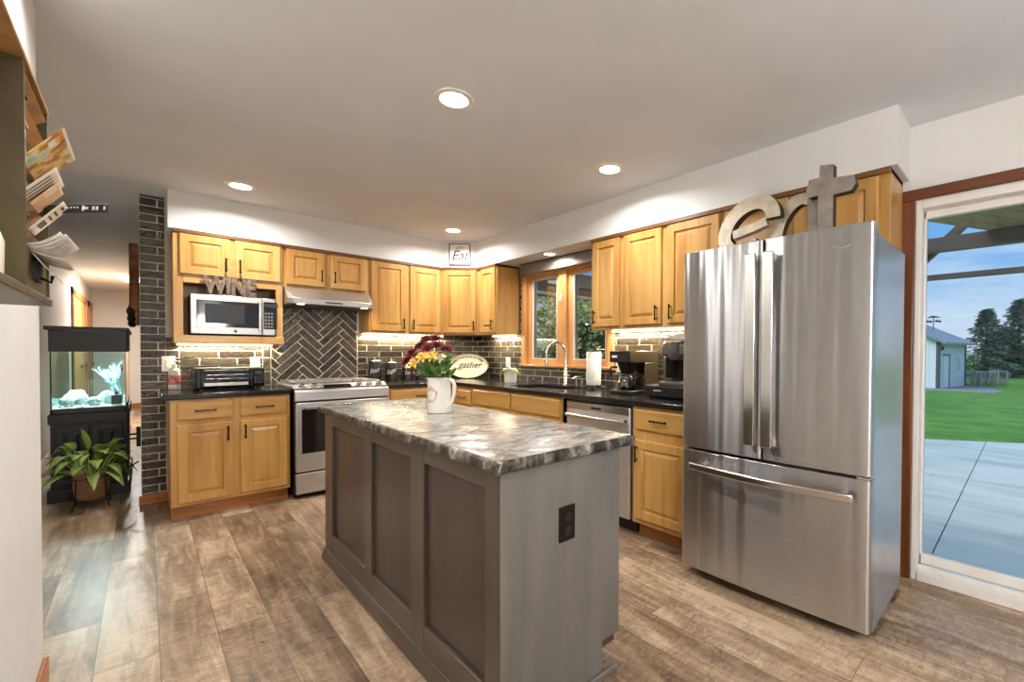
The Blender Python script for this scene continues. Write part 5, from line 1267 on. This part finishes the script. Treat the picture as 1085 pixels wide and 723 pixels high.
def art_mat():
    m, t, b = new_mat('autumn_print'); v = N(t, 'ShaderNodeTexVoronoi', i_Scale=34.0); t.links.new(coords(t), v.inputs['Vector']); n = N(t, 'ShaderNodeTexNoise', i_Scale=26.0, i_Detail=5.0); t.links.new(coords(t), n.inputs['Vector'])
    r = ramp(t, [(.30, (96, 56, 34)), (.42, (190, 122, 62)), (.5, (226, 190, 96)), (.58, (214, 214, 190)), (.68, (160, 190, 196))]); r.color_ramp.interpolation = 'LINEAR'
    t.links.new(n.outputs['Fac'], r.inputs[0]); t.links.new(r.outputs[0], b.inputs['Base Color']); b.inputs['Roughness'].default_value = .45; return m
M['matte_black'] = plain('matte_black_print', (26, 23, 24), .7)
M['art'] = art_mat(); M['envelope'] = plain('cream_envelope', (232, 218, 196), .7, var=.04); M['blush'] = plain('peach_paper', (228, 184, 140), .7, var=.05); M['ink'] = plain('brown_ink', (96, 70, 56), .7)
M['newsprint'] = plain('newsprint', (214, 208, 198), .8, var=.12, nscale=60)
lines = [(.12, .8, .12+.14*i, .17+.14*i) for i in range(5)]
card('postcard', 'large painted autumn postcard leaning highest out of the mail rack', 'postcard', (-3.115, -3.57, 1.562), (-3.057, -3.57, 1.642), (-3.057, -3.372, 1.643), M['art'], 0, [('white_margin', M['paper'], [(.94, 1, 0, 1), (.6, .75, .08, .25)])])
card('envelope', 'cream letter sheet below the painted postcard in the mail rack', 'mail', (-3.115, -3.56, 1.505), (-3.068, -3.56, 1.566), (-3.068, -3.44, 1.562), M['envelope'], 0, [('print', M['ink'], lines)])
card('flyer', 'small peach flyer under the cream letter in the mail rack', 'mail', (-3.112, -3.50, 1.496), (-3.071, -3.50, 1.553), (-3.071, -3.42, 1.549), M['blush'], 0, [('print', M['envelope'], [(.5, .9, .1, .4)])])
card('ticket', 'cream ticket sticking out of a lower pocket of the mail rack', 'ticket', (-3.112, -3.49, 1.452), (-3.065, -3.49, 1.518), (-3.065, -3.412, 1.520), M['envelope'], 0, [('print', M['ink'], [(.2, .4, .2, .8), (.5, .56, .2, .8), (.66, .72, .2, .8), (.85, .92, .3, .7)])])
T_ = card('strip_banner', 'curved black lettered strip jutting sideways from the mail rack', 'strip', (-3.098, -3.42, 1.518), (-3.006, -3.42, 1.549), (-3.007, -3.426, 1.529), M['matte_black'], .012, [('mark', M['newsprint'], [(.30+.05*i, .325+.05*i, .3, .5) for i in range(5)]+[(.58, .62, .2, .8), (.62, .68, .35, .65), (.74, .78, .3, .75), (.80, .84, .3, .75), (.92, .95, .3, .7)])], 16)
for i, (A, B, F_, c_, lab) in enumerate((((-3.108, -3.56, 1.413), (-3.060, -3.56, 1.421), (-3.060, -3.249, 1.438), .022, 'topmost folded newspaper sheet drooping from the bottom pocket of the mail rack'),
        ((-3.106, -3.55, 1.410), (-3.056, -3.55, 1.412), (-3.056, -3.30, 1.424), .030, 'second newspaper sheet drooping under the topmost one in the mail rack'), ((-3.104, -3.54, 1.406), (-3.066, -3.54, 1.384), (-3.066, -3.36, 1.384), .012, 'third newspaper sheet hanging steeply from the bottom pocket of the mail rack'),
        ((-3.102, -3.53, 1.403), (-3.079, -3.53, 1.358), (-3.079, -3.41, 1.356), .006, 'lowest white sheet hanging over the hook of the mail rack'))):
    card('newspaper', lab, 'newspaper', A, B, F_, M['newsprint'] if i else M['paper'], c_ if c_ > 0 else c_, [('print', M['valance'], [(.15, .8, .10+.2*k, .12+.2*k) for k in range(4)])])

# ================================================================== OUTSIDE
GZ = -.15
def ground_mat(name, stops, sc, rough=.9, bm_=.3, cs=(1, 1, 1)):
    m, t, b = new_mat(name); n = N(t, 'ShaderNodeTexNoise', i_Scale=sc, i_Detail=9.0, i_Roughness=.7); t.links.new(coords(t, cs), n.inputs['Vector'])
    r = ramp(t, stops); t.links.new(n.outputs['Fac'], r.inputs[0]); t.links.new(r.outputs[0], b.inputs['Base Color']); b.inputs['Roughness'].default_value = rough; bump(t, b, n.outputs['Fac'], bm_, .02); return m
M['concrete'] = ground_mat('patio_concrete', [(.3, (176, 178, 172)), (.5, (212, 213, 206)), (.7, (232, 232, 226))], 1.0, .42, .1, (2.6, .5, 1))
M['grass'] = ground_mat('lawn', [(.3, (46, 88, 14)), (.5, (78, 130, 24)), (.7, (108, 160, 42))], 1.1, .9, .6)
M['gravel_out'] = ground_mat('gravel', [(.3, (96, 98, 100)), (.7, (158, 160, 162))], 9, .95, .6)
e1, e2 = (5.3, -2.6), (7.6, -6.5)
def edge(y): return 5.916+(y+3.648)*(-.613)
m = MB(); cuts = [2.6, -1.9, -4.43, -7.0, -9.5]
for i in range(4):
    a, b = cuts[i]-.004, cuts[i+1]+.004
    for j in range(2):
        f0 = lambda y: .125 if j == 0 else (edge(y)*.55+.006); f1 = lambda y: (edge(y)*.55-.006) if j == 0 else edge(y)
        m.prism([(f0(a), a, GZ-.12), (f1(a), a, GZ-.12), (f1(b), b, GZ-.12), (f0(b), b, GZ-.12)], (0, 0, .12))
struct(m.build('floor_patio', M['concrete'], smooth=0, bev=.003))
def gz(x): return -.172 if x < 6.5 else (-.172-.828*min(1, (x-6.5)/25))
m = MB(); xs_ = [.13, 3, 6.5]+[6.5+25*i/12 for i in range(1, 13)]+[40, 60, 120, 260]; ys_ = [-120, -60, -30, -20, -15, -12, -9, -6, -4, -2, 0, 2, 4, 8, 14, 30, 60, 120]
for x in xs_:
    for y in ys_: m.v.append((x, y, gz(x)-(.10 if x < 6.5 and False else 0)))
for i in range(len(xs_)-1):
    for j in range(len(ys_)-1): k = i*len(ys_)+j; m.f.append((k, k+1, k+len(ys_)+1, k+len(ys_)))
struct(m.build('floor_lawn', M['grass']))
rg = random.Random(4); m = MB(); c = [(29.5+6*math.cos(2*PI*i/40)*(1+.1*rg.uniform(-1, 1))+3.5, -1.2+2.6*math.sin(2*PI*i/40)*(1+.1*rg.uniform(-1, 1))) for i in range(40)]
m.prism([(x, y, -1.02) for x, y in c], (0, 0, .035)); struct(m.build('floor_gravel', M['gravel_out']))
# shed
C0 = Vector((33.07, -.86, -1.0)); da = Vector((.981, -.193, 0)); db = Vector((.193, .981, 0)); uz = Vector((0, 0, 1))
T = thing('shed', 'pale grey gabled shed with dark corner trim beyond the lawn', 'shed', tuple(C0))
def sp(a, b, z): return C0+da*a+db*b+uz*z
M['siding'] = plain('pale_siding', (240, 242, 244), .6, var=.02); M['siding2'] = plain('grey_siding', (222, 226, 230), .6, var=.02); M['roofm'] = plain('grey_metal_roof', (140, 148, 156), .4, .2, var=.04); M['trimdark'] = plain('dark_trim', (84, 88, 94), .6)
m = MB(); m.prism([sp(0, 0, 0), sp(0, 7, 0), sp(0, 7, 3.0), sp(0, 3.5, 4.75), sp(0, 0, 3.0)], da*.15)
for k in range(17): m.prism([sp(-.02, .1+k*.42, .05), sp(-.02, .14+k*.42, .05), sp(-.02, .14+k*.42, 2.98), sp(-.02, .1+k*.42, 2.98)], da*.03)
m.build('gable_wall', M['siding'], T, smooth=0)
m = MB(); m.prism([sp(.15, 0, 0), sp(4.74, 0, 0), sp(4.74, 0, 3.0), sp(.15, 0, 3.0)], db*.15); m.build('side_wall', M['siding2'], T, smooth=0)
m = MB(); m.prism([sp(.15, 6.85, 0), sp(4.74, 6.85, 0), sp(4.74, 6.85, 3.0), sp(.15, 6.85, 3.0)], db*.15); m.prism([sp(4.59, .15, 0), sp(4.59, 6.85, 0), sp(4.59, 6.85, 3.0), sp(4.59, 3.5, 4.75), sp(4.59, .15, 3.0)], da*.15); m.build('rear_wall', M['siding2'], T, smooth=0)
for sgn, bq in ((1, -.45), (-1, 7.45)):
    m = MB(); m.prism([sp(-.35, bq, 3.02-.225), sp(-.35, bq, 3.18-.225), sp(-.35, 3.5, 4.95), sp(-.35, 3.5, 4.79)], da*5.5); m.build('roof_slope', M['roofm'], T, smooth=0)
m = MB(); m.prism([sp(-.06, -.06, 0), sp(-.06, .12, 0), sp(.12, .12, 0), sp(.12, -.06, 0)], uz*3.0); m.build('corner_trim', M['trimdark'], T); m = MB(); m.prism([sp(4.66, -.06, 0), sp(4.66, .12, 0), sp(4.8, .12, 0), sp(4.8, -.06, 0)], uz*2.9); m.build('corner_trim', M['trimdark'], T)
m = MB(); m.prism([sp(.75, -.04, .05), sp(1.65, -.04, .05), sp(1.65, -.04, 2.1), sp(.75, -.04, 2.1)], db*.06); d = m.build('door', M['siding'], T); m = MB(); m.prism([sp(1.65, -.06, .05), sp(1.78, -.06, .05), sp(1.78, -.06, 2.18), sp(.70, -.06, 2.18), sp(.70, -.06, 2.1), sp(1.65, -.06, 2.1)], db*.06); m.build('door_trim', M['trimdark'], d)
m = MB(); m.prism([sp(3.15, -.05, 1.05), sp(3.75, -.05, 1.05), sp(3.75, -.05, 2.1), sp(3.15, -.05, 2.1)], db*.06); wd = m.build('window', M['vinyl'], T); m = MB(); m.prism([sp(3.25, -.06, 1.15), sp(3.65, -.06, 1.15), sp(3.65, -.06, 2.0), sp(3.25, -.06, 2.0)], db*.02); m.build('pane', plain('shed_pane', (196, 206, 216), .1), wd)
m = MB(); m.prism([sp(.35, -.12, 2.45), sp(.55, -.12, 2.45), sp(.55, -.12, 2.7), sp(.35, -.12, 2.7)], db*.13); m.build('wall_lamp', M['trimdark'], T)
# weather vane
T = thing('weather_vane', 'thin grey weather vane standing on the shed roof', 'weather vane', tuple(sp(3.4, 1.4, 3.85)))
b0 = sp(3.4, 1.4, 3.80); m = MB(); m.cyl(b0, b0+uz*.95, .03, n=8); m.build('pole', M['trimdark'], T)
m = MB(); 
for k in range(4):
    d = Vector((math.cos(k*PI/2+.6), math.sin(k*PI/2+.6), 0)); m.cyl(b0+uz*.7, b0+uz*.7+d*.35, .02, n=6); m.blob(b0+uz*.7+d*.38, .09, .09, .09, k, .1, 8, 6)
m.prism([b0+uz*.95+db*.4, b0+uz*1.12+db*.1, b0+uz*.95-db*.45, b0+uz*1.05-db*.2], da*.03); m.build('vane', M['trimdark'], T)
# pallets stacked beside the shed
proto = thing('pallet', 'lowest weathered pallet of the front stack beside the shed', 'pallet', (38.4, -2.1, -1.0), 'pallets stacked beside the shed')
M['grey_wood'] = wood('weathered_grey_wood', (112, 116, 120), (150, 154, 158), (184, 186, 188), 'x', .8, 6)
pb = Vector((38.4, -2.1, -1.0))
for k in range(6): m = MB(); a = -.55+k*.2; m.box(pb.x+a, pb.x+a+.12, pb.y-.5, pb.y+.5, pb.z+.13, pb.z+.16); m.build('slat', M['grey_wood'], proto)
for k in range(3): m = MB(); b = -.5+k*.45; m.box(pb.x-.55, pb.x+.57, pb.y+b, pb.y+b+.1, pb.z+.0, pb.z+.13); m.build('runner', M['grey_wood'], proto)
labs = ['second', 'third', 'fourth', 'fifth', 'topmost']
for st_ in range(3):
    for lv_ in range(6):
        if st_ == 0 and lv_ == 0: continue
        c = copy_tree(proto); c.location = (38.4+st_*1.9, -2.1-st_*.62, -1.0+lv_*.1605)
        c['label'] = '%s weathered pallet of the %s stack beside the shed' % ((['lowest']+labs)[lv_], ['front', 'middle', 'far'][st_])
# conifers
M['needle'] = leaf_mat('conifer_needles', (34, 70, 66), (60, 102, 90), (90, 130, 110), .8)
M['trunk'] = plain('tree_bark', (70, 56, 46), .9, var=.3)
def conifer(label, x, y, z, h_, r_, sd):
    T = thing('conifer_tree', label, 'tree', (x, y, z), 'conifers beyond the lawn'); rg = random.Random(sd); MB().cyl((x, y, z), (x, y, z+h_*.95), .22, .03, 10).build('trunk', M['trunk'], T); m = MB()
    nb = 95
    for i in range(nb):
        t = (i+.5)/nb; zz = z+h_*(.03+.95*t); L = r_*(1-t)*rg.uniform(.65, 1.15)+.18; an = i*2.39996+rg.uniform(-.3, .3); d = Vector((math.cos(an), math.sin(an), 0)); up_ = .28-.35*(1-t)
        for j in range(12):
            s_ = (j+.6)/12; p = Vector((x, y, zz))+d*L*s_+uz*(L*s_*up_-.12*L*s_*s_); sd_ = Vector((-d.y, d.x, 0)); w_ = .34*(1-s_*.65)*(.5+.7*(1-t))+.07
            for k in range(4):
                q_ = p+sd_*rg.uniform(-w_, w_)+uz*rg.uniform(-.12, .06); e_ = q_+(d*rg.uniform(.1, .4)+sd_*rg.uniform(-.3, .3)+uz*rg.uniform(-.22, .10)); wv = (e_-q_).cross(uz)
                wv = wv.normalized()*rg.uniform(.05, .10) if wv.length > 1e-4 else sd_*.07
                k0 = len(m.v); m.v += [tuple(q_-wv), tuple(q_+wv), tuple(e_+wv*.3-uz*.05), tuple(e_-wv*.3)]; m.f.append((k0, k0+1, k0+2, k0+3))
    m.build('foliage', M['needle'], T, smooth=0)
conifer('dark conifer nearest the shed beyond the lawn', 55, -2.0, -1.0, 6.7, 3.3, 1)
conifer('tallest dark conifer in the middle of the row beyond the lawn', 57.5, -4.2, -1.0, 7.7, 3.6, 2)
conifer('dark conifer farthest right beyond the lawn', 55, -6.3, -1.0, 7.2, 3.6, 3)
conifer('shorter dark conifer behind the pallets beyond the lawn', 61, -3.2, -1.0, 5.0, 3.4, 4)
# patio cover
M['post'] = wood('dark_timber', (74, 60, 50), (96, 80, 68), (116, 98, 84), 'y', .7, 9); M['deckboard'] = wood('treated_boards', (112, 96, 60), (142, 124, 82), (166, 148, 104), 'x', .8, 7)
T = thing('patio_cover', 'timber patio cover with dark beams outside the patio door', 'patio cover', (3.0, -4.5, GZ))
MB().box(3.45, 3.57, -9, -3.0, 2.372, 2.530).build('beam', M['post'], T, .006)
MB().box(4.95, 5.05, -9, -3.0, 2.252, 2.326).build('beam', M['post'], T, .006)
for x, zt in ((3.51, 2.372), (5.0, 2.252)):
    for y in (-3.2, -8.6): MB().box(x-.07, x+.07, y-.07, y+.07, GZ, zt).build('post', M['post'], T, .005)
m = MB(); m.prism([(3.575, -3.27, 1.53), (3.575, -3.27, 1.66), (3.575, -4.42, 2.80), (3.575, -4.50, 2.76)], (.09, 0, 0)); m.build('brace', M['post'], T, .004)
bd = Vector((.905, -.425, 0)); bn = Vector((.425, .905, 0))
for k in range(14):
    hi_ = -2.642-.172*k; lo_ = hi_-.160; a0 = bn*lo_; a1 = bn*hi_; m = MB(); s0, s1 = 3.2, 6.1
    if k > 3: s0 = 3.2-.0*k
    m.prism([tuple(a0+bd*s0+uz*2.533), tuple(a0+bd*s1+uz*2.533), tuple(a1+bd*s1+uz*2.533), tuple(a1+bd*s0+uz*2.533)], (0, 0, .035)); m.build('roof_board', M['deckboard'], T, .003)
# eave of the wing seen through the sink window, and the shrub before it
T = thing('wing_eave', 'brown wooden eave with pale gutter outside the sink window', 'eave', (2.6, 1.35, GZ))
M['browneave'] = wood('brown_eave', (84, 56, 34), (110, 76, 48), (132, 94, 62), 'x', .7, 6)
MB().box(.3, 6.5, 1.2, 1.35, 2.29, 2.72).build('fascia', M['browneave'], T, .003)
MB().box(.3, 6.5, 1.14, 1.20, 2.245, 2.29).build('gutter', M['vinyl'], T, .004)
MB().box(.3, 6.5, 1.35, 1.75, 2.29, 2.33).build('soffit_board', M['browneave'], T)
for x in (.45, 6.3): MB().box(x-.05, x+.05, 1.22, 1.32, GZ, 2.29).build('post', M['browneave'], T)
M['bush'] = leaf_mat('garden_leaf', (92, 128, 38), (166, 196, 84), (240, 240, 172), .5)
T = thing('garden_tree', 'pale green leafy tree seen beyond the eave outside the sink window', 'tree', (4.6, 4.6, GZ)); rg = random.Random(33); m = MB()
for i in range(9000):
    a = rg.uniform(0, 2*PI); s_ = rg.uniform(-1, 1); rr = rg.uniform(.7, 1.03); q_ = math.sqrt(1-s_*s_)
    p = Vector((4.7+2.6*rr*q_*math.cos(a), 4.9+2.2*rr*q_*math.sin(a), 1.6+1.75*rr*s_))
    d = Vector((rg.uniform(-1, 1), rg.uniform(-1, 1), rg.uniform(-.8, .6))).normalized(); w_ = d.cross(Vector((rg.uniform(-1, 1), rg.uniform(-1, 1), rg.uniform(-1, 1)))).normalized(); L = rg.uniform(.09, .17)
    k = len(m.v); m.v += [tuple(p), tuple(p+d*L*.5+w_*L*.28), tuple(p+d*L), tuple(p+d*L*.5-w_*L*.28)]; m.f.append((k, k+1, k+2, k+3))
m.build('foliage', M['bush'], T, smooth=0); MB().cyl((4.7, 4.9, GZ), (4.7, 4.9, 1.2), .10, .06, 10).build('trunk', M['trunk'], T)
T = thing('garden_shrub', 'green and yellow leafy shrub outside the sink window', 'shrub', (2.4, .1, GZ)); rg = random.Random(31); m = MB()
for i in range(7500):
    a = rg.uniform(0, 2*PI); s_ = rg.uniform(-1, 1); rr = rg.uniform(.72, 1.03); q_ = math.sqrt(1-s_*s_)
    p = Vector((2.45+.85*rr*q_*math.cos(a), .15+1.75*rr*q_*math.sin(a), .98+1.10*rr*s_))
    if p.z < GZ+.15 or p.y > 1.1: continue
    d = Vector((rg.uniform(-1, 1), rg.uniform(-1, 1), rg.uniform(-.8, .6))).normalized(); w_ = d.cross(Vector((rg.uniform(-1, 1), rg.uniform(-1, 1), rg.uniform(-1, 1)))).normalized(); L = rg.uniform(.06, .11)
    k = len(m.v); m.v += [tuple(p), tuple(p+d*L*.5+w_*L*.28), tuple(p+d*L), tuple(p+d*L*.5-w_*L*.28)]; m.f.append((k, k+1, k+2, k+3))
m.build('foliage', M['bush'], T, smooth=0)
m = MB(); m.blob((2.45, .1, .95), .58, 1.25, .85, 2, .15, 16, 10); m.build('dark_core', plain('shrub_core', (36, 44, 24), .9, var=.4, nscale=12), T)  # dark solid blob filling the middle of the shrub
m = MB()
for k in range(5): m.tube([(2.3+.1*k, -.5+.25*k, GZ), (2.35+.08*k, -.5+.28*k, .5)], .03, 8)
m.build('stems', M['trunk'], T)
